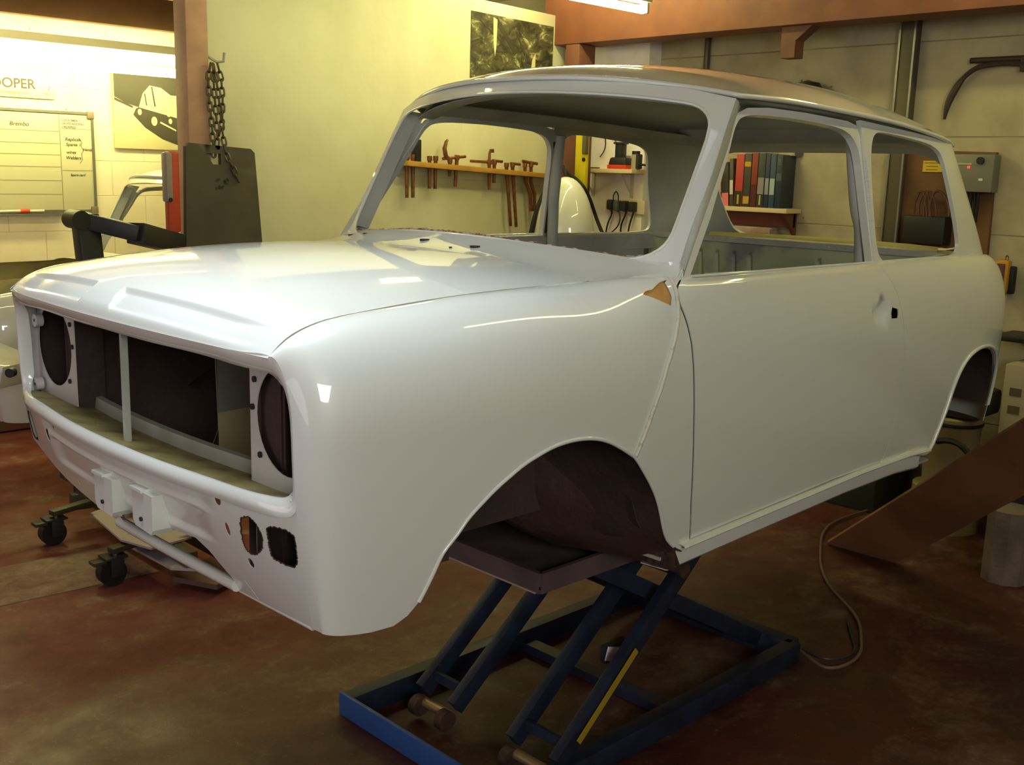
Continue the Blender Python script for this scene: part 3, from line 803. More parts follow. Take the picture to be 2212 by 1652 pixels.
loft(G, [[(x, -.62, z) for x, z in rs_], [(x, 0, z + .01) for x, z in rs_], [(x, .62, z) for x, z in rs_]], .004, (1,), (0, 0), n=20)
gbox(G, (.55, 0, .27), (.06, .80, .06), mi=0)
G.build('bulkhead', [M_brown, M_dim], CAR)
G = Geo(); gbox(G, (1.75, 0, .205), (1.40, 1.27, .008)); gbox(G, (1.75, 0, .26), (1.40, .16, .11))
gbox(G, (2.46, 0, .33), (.03, 1.18, .25), mi=1); gbox(G, (2.60, 0, .43), (.90, .80, .01), mi=1)
G.build('floor_pan', [M_dim, M_brown], CAR)
pt_ = G
# footwell shells that bulge down behind the front wheels, splashed with old paint
M_foot = mat('splashed_underseal', '3f2a25', .65, noise=(11, 'a08c7c', .685, .70), bump=.3, bscale=40)
for s in (1, -1):
    G = Geo(); prof = [(.662, [(.985, .335), (1.03, .262), (1.075, .222), (1.095, .185)]), (.56, [(.945, .40), (.975, .30), (1.02, .225), (1.06, .185)]), (.45, [(.89, .46), (.905, .33), (.955, .235), (1.02, .185)]),
        (.36, [(.84, .50), (.845, .36), (.89, .24), (.98, .185)]), (.26, [(.86, .52), (.84, .38), (.87, .26), (.96, .20)]), (.05, [(.92, .46), (.90, .38), (.92, .28), (1.0, .21)])]
    loft(G, [[(x, y, z) for x, z in pr] for y, pr in prof], .003, (s,), (0, 0), n=14)
    G.build('footwell', [M_foot], CAR)
# ---- sills
sp = [(.645, .272), (.686, .263), (.689, .256), (.655, .250), (.652, .238), (.650, .200), (.640, .190), (.560, .186)]
xs_ = [1.075, 1.30, 1.6, 1.9, 2.2, 2.345]; rise = [-.018, -.010, 0.0, .010, .012, .004]
for s in (1, -1):
    G = Geo(); loft(G, [[(x, y, z + r) for y, z in sp] for x, r in zip(xs_, rise)], .002, (s,), (0, 0), smooth=False, n=40)
    G.build('sill', MP, CAR)
    G = Geo(); rs = random.Random(9)
    for k in range(6): gbox(G, (1.068 + rs.uniform(-.004, .004), .640 - .008 * k, .205 + rs.uniform(-.012, .012)), (.020, .014, .030), (s,))
    gbox(G, (1.070, .606, .226), (.012, .108, .090), (s,))
    G.build('jagged_sill_end', [M_rustd], CAR)
# ---- rear bulkhead with pressed ribs, parcel shelf, rear window frame
def rb(y, z):
    y = np.asarray(y, float); z = np.asarray(z, float); d = 0 * y
    for yc in (-.45, -.30, -.15, .0, .13, .20, .275, .35, .425):
        if yc > .1 or yc < -.1:
            d = d + np.exp(-((y - yc - (z - .7) * .0) / .0085) ** 4) * sstep(z, .60, .64) * (1 - sstep(z, .80, .815))
    return np.stack([2.50 + .012 * d + (z - .86) * -.12, y, z], -1)
G = Geo(); gridsurf(G, rb, np.linspace(-.60, .60, 240), np.linspace(.34, .862, 40), t=.003, out=-1, mi=(0, 0))
G.build('rear_bulkhead', [mat('pale_green_grey_paint', 'b4bc96', .5, noise=(2.2, '8b8b84', .50, .56))], CAR)
G = Geo(); gbox(G, (2.66, 0, .850), (.34, 1.08, .006)); gbox(G, (2.50, 0, .858), (.012, 1.14, .018))
for k in range(9): gbox(G, (2.493, .33 - .035 * k + (0 if k < 5 else -.35), .857), (.003, .012, .010), mi=1)
G.build('parcel_shelf', [M_dim, mat('bright_spot_weld', 'cfcfc8', .3, metal=.6)], CAR)
yy = np.linspace(-.47, .47, 30); ed = np.stack([2.90 - .55 * yy ** 2, yy, .862 + 0 * yy], 1)
G = Geo(); loft(G, [ed + [-.055, 0, -.012], ed + [-.05, 0, .006], ed + [-.004, 0, .004]], .002, (1,), (0, 0), n=30)
G.build('rear_window_ledge', [mat('yellowed_white_paint', 'b0a566', .5)], CAR)
for s in (1, -1):      # inner waist rails below the side windows
    G = Geo()
    c = np.array([(1.16, .618, .855), (1.5, .622, .852), (1.93, .622, .85), (2.3, .605, .85), (2.52, .575, .85)])
    loft(G, [c + [0, .015, .012], c + [0, -.004, .0], c + [0, -.008, -.05]], .003, (s,), (0, 0), n=20)
    G.build('waist_rail', [M_dim], CAR); G = Geo()
    V = np.array([[1.96, .62, .24], [2.46, .60, .24], [2.46, .585, .85], [1.96, .615, .85]])
    for ff in ((0, 1, 2, 3),): G.add(V if s == 1 else mir(V), [ff], None, 0)
    G.build('rear_side_trim_panel', [M_dim], CAR)
# dash rail beneath the windscreen
yy = np.linspace(-.60, .60, 20); c = np.stack([1.00 + .25 * yy ** 2, yy, .88 + 0 * yy], 1)
G = Geo(); loft(G, [c + [0, 0, .02], c + [.05, 0, -.01], c + [.05, 0, -.12]], .003, (1,), (0, 0), n=20)
G.build('dash_rail', [M_dim], CAR)


# ================================================================== THE ROOM
def block_wall(name, c1, c2, mort, rot=None, scale=1.0):
    m = bpy.data.materials.new(name); m.use_nodes = True; nt = m.node_tree; b = nt.nodes['Principled BSDF']
    b.inputs['Roughness'].default_value = .75
    tc = nt.nodes.new('ShaderNodeTexCoord'); mp = nt.nodes.new('ShaderNodeMapping'); br = nt.nodes.new('ShaderNodeTexBrick')
    if rot: mp.inputs['Rotation'].default_value = rot
    nt.links.new(tc.outputs['Object'], mp.inputs[0]); nt.links.new(mp.outputs[0], br.inputs['Vector'])
    br.inputs['Scale'].default_value = 1; br.inputs['Brick Width'].default_value = .45; br.inputs['Row Height'].default_value = .225
    br.inputs['Mortar Size'].default_value = .004; br.inputs['Mortar Smooth'].default_value = .6
    br.inputs['Color1'].default_value = rgb(c1); br.inputs['Color2'].default_value = rgb(c1); br.inputs['Mortar'].default_value = rgb(mort)
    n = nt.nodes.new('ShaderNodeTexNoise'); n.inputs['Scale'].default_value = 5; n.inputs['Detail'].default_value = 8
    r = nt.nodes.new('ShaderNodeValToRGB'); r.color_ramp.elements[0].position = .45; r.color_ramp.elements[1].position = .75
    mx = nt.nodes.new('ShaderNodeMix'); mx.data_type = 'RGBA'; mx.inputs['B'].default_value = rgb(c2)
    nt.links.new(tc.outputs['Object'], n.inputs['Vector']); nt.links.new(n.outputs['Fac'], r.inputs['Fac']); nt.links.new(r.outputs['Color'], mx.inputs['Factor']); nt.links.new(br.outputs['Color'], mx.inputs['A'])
    # small dark pits
    v = nt.nodes.new('ShaderNodeTexVoronoi'); v.inputs['Scale'].default_value = 7.5; v.inputs['Randomness'].default_value = 1
    r3 = nt.nodes.new('ShaderNodeValToRGB'); r3.color_ramp.elements[0].position = .025; r3.color_ramp.elements[0].color = (.15, .10, .06, 1); r3.color_ramp.elements[1].position = .055; r3.color_ramp.elements[1].color = (1, 1, 1, 1)
    m2 = nt.nodes.new('ShaderNodeMix'); m2.data_type = 'RGBA'; m2.blend_type = 'MULTIPLY'; m2.inputs['Factor'].default_value = 1
    nt.links.new(tc.outputs['Object'], v.inputs['Vector']); nt.links.new(v.outputs['Distance'], r3.inputs['Fac'])
    nt.links.new(mx.outputs['Result'], m2.inputs['A']); nt.links.new(r3.outputs['Color'], m2.inputs['B'])
    nt.links.new(m2.outputs['Result'], b.inputs['Base Color'])
    bp = nt.nodes.new('ShaderNodeBump'); bp.inputs['Strength'].default_value = .5; bp.inputs['Distance'].default_value = .004; bp.invert = True
    nt.links.new(br.outputs['Fac'], bp.inputs['Height']); nt.links.new(bp.outputs['Normal'], b.inputs['Normal'])
    return m
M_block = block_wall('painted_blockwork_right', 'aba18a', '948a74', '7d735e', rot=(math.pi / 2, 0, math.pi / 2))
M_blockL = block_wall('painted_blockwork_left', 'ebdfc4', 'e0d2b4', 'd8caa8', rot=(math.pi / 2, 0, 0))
M_butt = mat('white_painted_render', 'f4eef2', .8, noise=(7, 'e6dcdc', .45, .75), bump=.2, bscale=30)
M_board = mat('cream_painted_board', 'd4d2b6', .6, noise=(3, 'c8c6a6', .4, .7), bump=.12, bscale=25)
M_ceil = mat('brown_ceiling_board', '7b5b42', .8, noise=(3, '6a4c38', .4, .7))
M_beam = mat('red_brown_beam', '7c4a35', .65, noise=(5, '6a3d2c', .4, .7))
M_post = mat('mauve_brown_post', 'b48e78', .6, noise=(8, 'a27c68', .4, .7))

def floor_mat():
    m = bpy.data.materials.new('worn_red_painted_concrete'); m.use_nodes = True; nt = m.node_tree; b = nt.nodes['Principled BSDF']
    L = nt.links.new; tc = nt.nodes.new('ShaderNodeTexCoord')
    def noise(sc, det=8, rough=.6, dist=0, sx=1, sy=1, loc=(0, 0, 0)):
        mp = nt.nodes.new('ShaderNodeMapping'); mp.inputs['Scale'].default_value = (sx, sy, 1); mp.inputs['Location'].default_value = loc; L(tc.outputs['Object'], mp.inputs[0])
        n = nt.nodes.new('ShaderNodeTexNoise'); n.inputs['Scale'].default_value = sc; n.inputs['Detail'].default_value = det; n.inputs['Roughness'].default_value = rough; n.inputs['Distortion'].default_value = dist
        L(mp.outputs[0], n.inputs['Vector']); return n.outputs['Fac']
    def ramp(f, *st):
        r = nt.nodes.new('ShaderNodeValToRGB'); e = r.color_ramp.elements
        e[0].position, e[0].color = st[0][0], rgb(st[0][1]); e[1].position, e[1].color = st[-1][0], rgb(st[-1][1])
        for p, c in st[1:-1]: k = e.new(p); k.color = rgb(c)
        L(f, r.inputs['Fac']); return r.outputs['Color']
    def mix(f, a, b_):
        x = nt.nodes.new('ShaderNodeMix'); x.data_type = 'RGBA'; L(f, x.inputs['Factor']); L(a, x.inputs['A']); L(b_, x.inputs['B']); return x.outputs['Result']
    base = ramp(noise(1.3, 10, .65), (.36, '371a16'), (.5, '4a211b'), (.66, '3d251d'))
    tan = ramp(noise(22, 12, .8, .6), (.38, '4d3a2e'), (.54, '705a46'), (.68, '978270'))
    wear = ramp(noise(2.1, 12, .72, .3, 1, 1.3, (3, 1, 0)), (.50, (0, 0, 0)), (.62, (.6, .6, .6)))
    c = mix(wear, base, tan)
    scr = ramp(noise(34, 8, .8, 2.6, 1, .45), (.58, (0, 0, 0)), (.64, (.85, .85, .85)))
    c = mix(scr, c, ramp(noise(9), (.3, '5c4836'), (.7, '746050')))
    dk = ramp(noise(3.3, 9, .7, .5, 1, 1, (7, 2, 0)), (.56, (0, 0, 0)), (.70, (.85, .85, .85)))
    c = mix(dk, c, ramp(noise(20), (.3, '211611'), (.7, '30211a')))
    sp0 = nt.nodes.new('ShaderNodeSeparateXYZ'); L(tc.outputs['Object'], sp0.inputs[0])
    mr = nt.nodes.new('ShaderNodeMapRange'); mr.inputs['From Min'].default_value = .2; mr.inputs['From Max'].default_value = 2.2; mr.inputs['To Max'].default_value = .85; L(sp0.outputs['Y'], mr.inputs['Value'])  # brighter red towards the far side, light put into the floor colour
    c = mix(mr.outputs['Result'], c, ramp(noise(5, 10, .7, .5), (.34, '6b2f2c'), (.48, '82403a'), (.57, '835044'), (.68, 'a88c78')))
    # bare concrete bay without red paint, bounded by a straight joint
    sp = nt.nodes.new('ShaderNodeSeparateXYZ'); L(tc.outputs['Object'], sp.inputs[0])
    def math_(op, a, b_=None, c_=None):
        x = nt.nodes.new('ShaderNodeMath'); x.operation = op
        for i, q in enumerate((a, b_, c_)):
            if q is None: continue
            if isinstance(q, (int, float)): x.inputs[i].default_value = q
            else: L(q, x.inputs[i])
        return x.outputs[0]
    # joint line: passes (0.365, 1.764) and (0.80, 1.72)
    ln = math_('ADD', math_('MULTIPLY', sp.outputs['X'], .09), sp.outputs['Y'])
    above = math_('GREATER_THAN', ln, 1.80); below = math_('LESS_THAN', ln, 2.20); side_ = math_('LESS_THAN', sp.outputs['X'], .95)
    bay = math_('MULTIPLY', math_('MULTIPLY', math_('MULTIPLY', above, below), side_), .62)
    c = mix(bay, c, ramp(noise(11, 10, .75, .8), (.36, '6b5246'), (.5, '8f7868'), (.68, 'b3a092')))
    ck = math_('LESS_THAN', math_('ABSOLUTE', math_('ADD', math_('SUBTRACT', ln, 1.80), 0)), .004)
    c = mix(math_('MULTIPLY', ck, side_), c, ramp(noise(5), (.3, '2c201a'), (.7, '2c201a')))
    L(c, b.inputs['Base Color'])
    rr = ramp(noise(6, 6), (.3, (.34, .34, .34)), (.7, (.62, .62, .62))); L(rr, b.inputs['Roughness'])
    bp = nt.nodes.new('ShaderNodeBump'); bp.inputs['Strength'].default_value = .25; bp.inputs['Distance'].default_value = .006; L(noise(18, 8, .7), bp.inputs['Height']); L(bp.outputs['Normal'], b.inputs['Normal'])
    b.inputs['Specular IOR Level'].default_value = .35
    return m
def struct(name, mb, m): return tag(mb.build(name, m), kind='structure')
struct('floor', MB().box((0.1, .2, -.05), (9.6, 10.0, .10)), floor_mat())
struct('ceiling', MB().box((0.1, .2, 2.86), (9.6, 10.0, .10)), M_ceil)
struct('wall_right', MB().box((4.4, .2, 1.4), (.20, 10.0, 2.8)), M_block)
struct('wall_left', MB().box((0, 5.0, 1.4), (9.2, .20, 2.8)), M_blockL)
struct('wall_near', MB().box((0, -4.7, 1.4), (9.2, .20, 2.8)), M_butt)
f = MB(); f.box((-4.55, 3.4, 1.4), (.20, 3.0, 2.8)); f.box((-4.55, -3.2, 1.4), (.20, 3.2, 2.8)); f.box((-4.55, .15, 2.66), (.20, 3.6, .30)); struct('wall_front', f, M_butt)
M_wfr = mat('window_frame_paint', 'c8c4b4', .5)
f = MB(); wx, wz = -1.2, 2.25
for a_ in (-1.12, -.02, 1.12): f.box((wx + a_, -4.44, wz), (.06, .05, 1.0))
for a_ in (-.48, .48): f.box((wx, -4.44, wz + a_), (2.3, .05, .06))
struct('window_1', f, M_wfr)
f = MB()
for a_ in (-.58, .58): f.box((-.05 + a_, -.25, 2.74), (.05, 1.2, .10)); f.box((-.05, -.25 + a_, 2.74), (1.2, .05, .10))
struct('fill_light_frame', f, M_wfr)  # frame added around the bonnet fill light
f = MB(); f.box((4.245, 2.29, 1.4), (.11, .58, 2.8)); struct('wall_buttress', f, M_butt)
d7 = Vector((.9932, .1166, 0)); n7 = Vector((-.1166, .9932, 0)); P7 = Vector((4.0, 2.5, 0))
Rz7 = Matrix.Rotation(math.radians(6.697), 3, 'Z')
def pt7(s, z, off=0): return P7 + d7 * s - n7 * off + Vector((0, 0, z))       # a point on the partition, off = towards the car
def at7(u, v, off=0.0):
    r = Vector(ray(u, v)); t = ((P7 - Vector(CAMW)).dot(n7) - off) / r.dot(n7); return Vector(CAMW) + r * t
f = MB(); f.box(pt7(-1.30, 1.245, -.03), (2.62, .06, 2.49), Rz7, .004); struct('wall_partition', f, M_board)

# steel and timber frame
tag(MB().box((1.395, 2.175, 1.40), (.10, .105, 2.80), None, .008).build('steel_post', M_post), 'mauve brown upright post left of the cream partition, red lamp clipped to it', 'post')
tag(MB().box((3.975, 2.345, 1.16), (.14, .11, 2.318), None, .006).build('steel_post', M_redbrown), 'red-brown corner post under the big beam at the end of the cream partition', 'post')
tag(MB().box((4.00, -.9, 2.51), (.20, 6.95, .38), None, .006).build('roof_beam', M_beam), 'deep red-brown beam crossing above the blockwork wall', 'beam')
bb = thing('beam_bracket', 'short brown stub hanging under the big red-brown beam above the car roof', 'bracket', (3.98, .92, 2.32))
MB().prism([(-.12, .0), (.05, .0), (.05, -.15), (-.03, -.15), (-.03, -.07)], 0, -.04, .04).build('gusset', M_redbrown, bb)
for k, (y_, z_) in enumerate(((4.62, 2.50), (3.95, 2.60), (3.2, 2.66))):
    tag(MB().box((0.2, y_, z_), (7.6, .09, .20), None, .004).build('ceiling_joist', M_ceil), ['timber joist nearest the whiteboard wall, just above the bright lamp', 'second timber joist out from the whiteboard wall', 'third timber joist out from the whiteboard wall'][k], 'joist', 'ceiling joists over the left bay')
p = at(1955, 135, x=4.27); q = at(1972, 135, x=4.27)
ch = thing('wall_channel', 'dark vertical steel channel fixed to the blockwork above the car roof', 'channel', (4.275, .462, 1.2))
MB().box((0, 0, .72), (.05, .085, 1.60), None, .004).build('channel_body', mat('dull_dark_steel', '5d5546', .5, metal=.4), ch)
for dy in (-.035, .04): MB().box((-.028, dy, .72), (.006, .010, 1.60)).build('channel_lip', M_galv, ch)
tag(MB().cyl((4.28, 1.66, 1.55), (4.28, 1.66, 2.80), .016).build('conduit', mat('dull_dark_steel', '5d5546')), 'thin dark conduit running up the blockwork beside the buttress', 'conduit')

# ---- fluorescent fittings
M_tube = mat('lit_fluorescent_tube', (1.0, .95, .40), .5, emit=TUBE)
M_house = mat('white_lamp_housing', 'd8d2b8', .5)
def tube_light(label, p0, p1, r=.019, two=False, strength=None):
    c = (Vector(p0) + Vector(p1)) / 2; t = thing('tube_light', label, 'ceiling light', tuple(c)); L = (Vector(p1) - Vector(p0)).length / 2
    MB().box((0, 0, .058), (2 * L + .06, .075, .05), None, .006).build('lamp_housing', M_house, t)
    for s in (-1, 1): MB().box((s * (L + .014), 0, .02), (.018, .05, .075), None, .004).build('end_cap', M_house, t)
    for yy_ in ((-.035, .035) if two else (0,)):
        m_ = M_tube
        if strength:
            m_ = mat('lit_tube_%d' % int(strength * 10), (1.0, .95, .40), .5, emit=strength)
        MB().cyl((-L, yy_, 0), (L, yy_, 0), r).build('lamp_tube', m_, t)
    return t
tube_light('lit fluorescent tube over the far side of the car by the red-brown beam', (1.9, 1.47, 2.385), (3.46, 1.47, 2.385))
tl = tube_light('blazing twin fluorescent fitting hung in front of the left wall above the whiteboard', (.7, 4.50, 2.21), (2.85, 4.50, 2.21), r=.028, strength=LEFT_TUBE)
MB().cyl((-1.02, 0, -.075), (1.02, 0, -.075), .028).build('lamp_tube', mat('lit_tube_%d' % int(LEFT_TUBE * 10), (1.0, .94, .46)), tl)
tube_light('unseen fill tube added in the left bay over the second car shell', (.2, 3.3, 2.60), (1.8, 3.3, 2.60), strength=60.0)  # added out of view to brighten the left wall and bay floor
tube_light('fluorescent tube over the near side of the car', (1.5, -1.35, 2.62), (3.5, -1.35, 2.62), strength=22.0)
tube_light('unseen fill tube added above the bonnet in front of the cream partition', (.0, 1.35, 2.70), (1.5, 1.35, 2.70), strength=26.0)  # added out of view; brightens post, board and bonnet
def tube_y(label, x, y0, y1, z, strength):
    t = tube_light(label, (x - (y1 - y0) / 2, 0, z), (x + (y1 - y0) / 2, 0, z), strength=strength); t.location = (x, (y0 + y1) / 2, z); t.rotation_euler = (0, 0, math.pi / 2)
tube_y('ceiling tube in front of the big beam near the cream partition', 3.42, 1.4, 2.4, 2.73, 100.0)
tube_y('ceiling tube in front of the big beam over the tail of the car', 3.35, -1.2, .2, 2.73, 28.0)


# ================================================================== THINGS ON THE LEFT WALL
def flat_text(s, size, loc, m, name, parent, ext=.0004, rot=(math.pi / 2, 0, 0), font_shear=0):
    c = bpy.data.curves.new(name, 'FONT'); c.body = s; c.size = size; c.extrude = ext; c.shear = font_shear; c.offset = .0012 if size > .05 else .0003
    o = bpy.data.objects.new(name + '_curve', c); COL.objects.link(o); dg_ = bpy.context.evaluated_depsgraph_get()
    me = bpy.data.meshes.new_from_object(o.evaluated_get(dg_)); bpy.data.objects.remove(o)
    r = link(name, me, [m], parent, loc); r.rotation_euler = rot; return r
M_ink = mat('marker_ink', '4a3f3a', .6); M_red = mat('red_print', 'c0603c', .6)
YL = 4.9
# whiteboard
wb = thing('whiteboard', 'large whiteboard with ruled lines and handwriting on the left wall', 'whiteboard', (1.60, YL, 1.56))
MB().box((-.06, -.008, 0), (1.16, .012, .60), None, .003).build('board_face', mat('whiteboard_surface', 'c9c4a4', .3), wb)
for a, b_ in (((-.64, .31), (.525, .31)), ((-.64, -.31), (.525, -.31)), ((.525, -.31), (.525, .31))):
    MB().bar((a[0], -.012, a[1]), (b_[0], -.012, b_[1]), .016, .018, up=(0, 1, 0)).build('board_frame', M_galv, wb)
for z_ in (.31, -.31): MB().box((.515, -.016, z_ - .01 * (1 if z_ > 0 else -1)), (.045, .022, .045), None, .006).build('corner_cap', mat('grey_brown_plastic', '7d6a5c', .5), wb)
MB().bar((-.6, -.035, -.325), (.30, -.035, -.325), .05, .012, up=(0, 0, 1)).build('pen_tray', M_galv, wb)
M_line = mat('drawn_line', '8e8768', .7)
lb = MB()
for z_ in (.19, .115, .045, -.03, -.115, -.20): lb.box((-.14, -.0145, z_), (.90, .0012, .004))
lb.box((.42, -.0145, .21), (.20, .0012, .003)); lb.box((.42, -.0145, -.05), (.20, .0012, .004)); lb.box((.315, -.0145, .0), (.005, .0012, .60))
lb.build('ruled_lines', M_line, wb)
for s_, x_, z_, h_ in (('Brembo', .01, .215, .036), ('Replicas', .345, .135, .030), ('Spares 1', .35, .103, .028), ('wires', .35, .055, .028), ('Welders', .345, .020, .028), ('Harold', .455, .075, .026), ('Spare card', .37, -.085, .022)):
    flat_text(s_, h_, (x_, -.0152, z_), M_ink, 'handwriting', wb, font_shear=.2)
M_ink2 = mat('purple_marker_ink', '6d5f74', .6)
for k, s_ in enumerate(('CUSTOMER', 'OUTSTANDING', 'ORDERED')): flat_text(s_, .020, (.33, -.0152, .255 - .021 * k), M_ink2, 'heading', wb)
MB().tube([(.435, -.0152, .155), (.452, -.0152, .13), (.447, -.0152, .10), (.462, -.0152, .078), (.447, -.0152, .055), (.452, -.0152, .02), (.435, -.0152, -.005)], .0015, 5).build('drawn_brace', M_ink, wb)
pen = thing('marker_pen', 'white marker pen with red cap lying on the whiteboard ledge', 'pen', (1.66, YL - .042, 1.2535))
MB().cyl((-.19, 0, 0), (-.025, 0, .004), .0085).build('pen_barrel', mat('white_plastic', 'd9d6cc', .4), pen)
MB().cyl((-.025, 0, .002), (.03, 0, .004), .013).build('pen_band', mat('red_plastic', 'd0402c', .35), pen)
MB().cyl((.03, 0, .003), (.12, 0, .004), .0085).build('pen_cap', mat('white_plastic', 'd9d6cc', .4), pen)
# long sign plate with lettering
sg = thing('sign_plate', 'long white sign plate reading COOPER above the whiteboard', 'sign', (1.62, YL, 2.0))
MB().box((-.02, -.008, 0), (.60, .014, .112), None, .004).build('plate', mat('sign_white', 'd8ccb0', .4), sg)
flat_text('COOPER', .082, (-.165, -.0158, .0), M_ink, 'lettering', sg)
flat_text('therestorationcompany.com', .026, (-.18, -.0158, -.035), M_red, 'web_address', sg)
flat_text('2', .030, (.235, -.0158, .0), M_ink, 'numeral', sg)
e_ = MB(); e_.cyl((.225, -.0152, -.025), (.225, -.0164, -.025), .009, seg=16); e_.box((.205, -.0158, -.024), (.020, .001, .004)); e_.box((.245, -.0158, -.024), (.020, .001, .004)); e_.build('winged_badge', mat('badge_grey', '8f8062', .5), sg)
# black and white picture of a small saloon
pc = thing('picture', 'black and white canvas print of a small saloon beside the whiteboard', 'picture', (2.50, YL, 1.90))
MB().box((0, -.012, 0), (.46, .024, .48), None, .003).build('canvas', mat('canvas_cream', 'c8bf94', .7), pc)
Kb = mat('print_black', '3b362b', .6)
pb = MB()
def flat(poly, y_=-.0252, dy=.0008): pb.prism(poly, 1, y_, y_ - dy)
flat([(-.225, .235), (.225, .235), (.225, .12), (.17, .12), (.10, .165), (.02, .175), (-.03, .12), (-.06, .03), (-.14, .05), (-.225, .09)])
flat([(-.06, .03), (.225, -.03), (.225, -.21), (.10, -.17), (-.02, -.10), (-.10, -.02), (-.08, .02)])
flat([(-.225, .085), (-.10, .035), (-.10, .022), (-.225, .068)])
flat([(.03, .168), (.04, .168), (.06, .04), (.05, .04)], -.0254)
flat([(-.02, .120), (-.012, .122), (.0, .045), (-.008, .045)], -.0254)
pb.build('dark_print', Kb, pc)
for cx, cz, r_ in ((.045, -.055, .030), (-.055, .0, .020), (.15, .0, .022), (.16, -.05, .018)):
    pb = MB(); n0 = 18
    poly = [(cx + r_ * .7 * math.cos(k * 2 * math.pi / n0), cz + r_ * math.sin(k * 2 * math.pi / n0)) for k in range(n0)]
    flat(poly, -.0262); pb.build('printed_wheel' if cz < -.04 or cx < 0 else 'printed_headlamp', mat('canvas_cream', 'c8bf94', .7), pc)
pb = MB(); flat([(.09, -.055), (.20, -.105), (.20, -.115), (.085, -.065)], -.0262); pb.build('printed_bumper', mat('canvas_cream', 'c8bf94', .7), pc)

# ================================================================== ON THE POST AND THE PARTITION
lp_ = thing('hand_lamp', 'red and grey inspection lamp clipped to the left post', 'lamp', tuple(at(372, 415, y=2.10)))
MB().box((0, 0, .0), (.055, .04, .33), None, .012).build('lamp_body', mat('faded_red_plastic', 'b8442e', .4), lp_)
MB().box((-.022, -.004, .06), (.028, .048, .20), None, .01).build('lamp_grip', mat('grey_plastic', '8e857c', .4), lp_)
MB().cyl((-.022, -.030, -.03), (-.022, -.020, -.03), .009).build('switch', M_black, lp_)
# dark hanging board with handle slot
hb = thing('hanging_board', 'dark grey board with hand slot hung by a chain beside the left post', 'board', tuple(at7(485, 420, .10)), math.radians(6.7))
pl = [(-.205, -.30), (-.19, .195), (-.175, .21), (.135, .195), (.155, .178), (.195, -.30)]
slot = [(-.095, .17), (-.06, .125), (-.02, .125), (-.02, .17)]
g_ = MB()
vs_, es_ = [], []
L0 = resample(pl, .03); L1 = resample(slot, .02); allv = [Vector((float(a), float(b))) for a, b in list(L0) + list(L1)]
ed_ = [(i, (i + 1) % len(L0)) for i in range(len(L0))] + [(len(L0) + i, len(L0) + (i + 1) % len(L1)) for i in range(len(L1))]
rv = delaunay_2d_cdt(allv, ed_, [], 0, 1e-6); A2 = np.array([(v.x, v.y) for v in rv[0]])
vv_ = [[g_.b.verts.new((x, y, z)) for x, z in A2] for y in (-.010, .010)]
bd = {}
for f3 in rv[2]:
    ce = A2[list(f3)].mean(0)[None]
    if inpoly(ce, [tuple(q) for q in L0])[0] and not inpoly(ce, [tuple(q) for q in L1])[0]:
        g_.b.faces.new([vv_[0][i] for i in f3]); g_.b.faces.new([vv_[1][i] for i in f3][::-1])
        for i in range(3): bd[(f3[i], f3[(i + 1) % 3])] = 1
for a, b_ in bd:
    if (b_, a) not in bd: g_.b.faces.new([vv_[0][b_], vv_[0][a], vv_[1][a], vv_[1][b_]])
g_.build('board_panel', mat('dark_grey_board', '4d483c', .7, noise=(5, '3f3a30', .4, .7)), hb)
sm = MB(); rs = random.Random(2)
for k in range(9): sm.box((-.02 + rs.uniform(-.03, .03), -.0112, .045 + rs.uniform(-.02, .02)), (rs.uniform(.006, .022), .0008, rs.uniform(.004, .014)), Matrix.Rotation(rs.uniform(0, 3), 3, 'Y'))
sm.build('smudge_mark', mat('dark_smudge', '2e2820', .8), hb)
# chain: every link an own part
hk = tag(MB().tube([(1.445, 2.14, 2.02), (1.475, 2.11, 1.995), (1.50, 2.10, 2.00), (1.505, 2.10, 2.035)], .006, 8).build('wall_hook', M_dim), 'bent steel hook on the left post carrying the chain', 'hook')
M_chain = mat('chain_steel', '5b4f3c', .45, metal=.7)
chn = thing('chain', 'steel chain looped from the hook down through the slot of the dark board', 'chain', (1.49, 2.10, 2.0))
def link_mesh():
    mb = MB(); P = []
    for k in range(16):
        a = k * 2 * math.pi / 16; P.append((.0085 * math.cos(a), 0, .012 * math.sin(a) + (.008 if math.sin(a) > 0 else -.008)))
    mb.tube(P, .0040, 6, closed=True); return mb
first = None
def chain_run(pts):
    global first
    P = np.array([tuple(q) for q in pts]); d = np.r_[0, np.cumsum(np.linalg.norm(np.diff(P, axis=0), axis=1))]
    n = int(d[-1] / .031)
    for i in range(n):
        s0 = (i + .5) / n * d[-1]; p_ = Vector([float(np.interp(s0, d, P[:, k])) for k in range(3)]); q_ = Vector([float(np.interp(min(d[-1], s0 + .01), d, P[:, k])) for k in range(3)]); r_ = Vector([float(np.interp(max(0, s0 - .01), d, P[:, k])) for k in range(3)])
        t_ = (q_ - r_).normalized(); x_ = Vector((0, 1, 0)).cross(t_).normalized(); y_ = t_.cross(x_)
        R_ = Matrix((x_, y_, t_)).transposed() @ Matrix.Rotation(math.radians(35 if i % 2 else -55), 3, 'Z')
        if first is None: first = link_mesh().build('chain_link', M_chain, chn); o = first
        else: o = first.copy(); COL.objects.link(o); o.parent = chn
        o.location = p_ - Vector(chn.location); o.rotation_euler = R_.to_euler()
def cp(u, v, y_=2.10): return at(u, v, y=y_)
chain_run([cp(455, 138), cp(450, 165), cp(452, 215), cp(458, 270), cp(462, 338)])
chain_run([cp(460, 138), cp(463, 200), cp(467, 250), cp(470, 300), cp(465, 335)])
chain_run([cp(470, 138), cp(478, 170), cp(481, 215), cp(480, 262), cp(473, 292)])
chain_run([cp(462, 140), cp(470, 190), cp(476, 240), cp(480, 280), cp(486, 320), cp(492, 340, 2.09), cp(505, 365, 2.09), cp(516, 392, 2.09)])

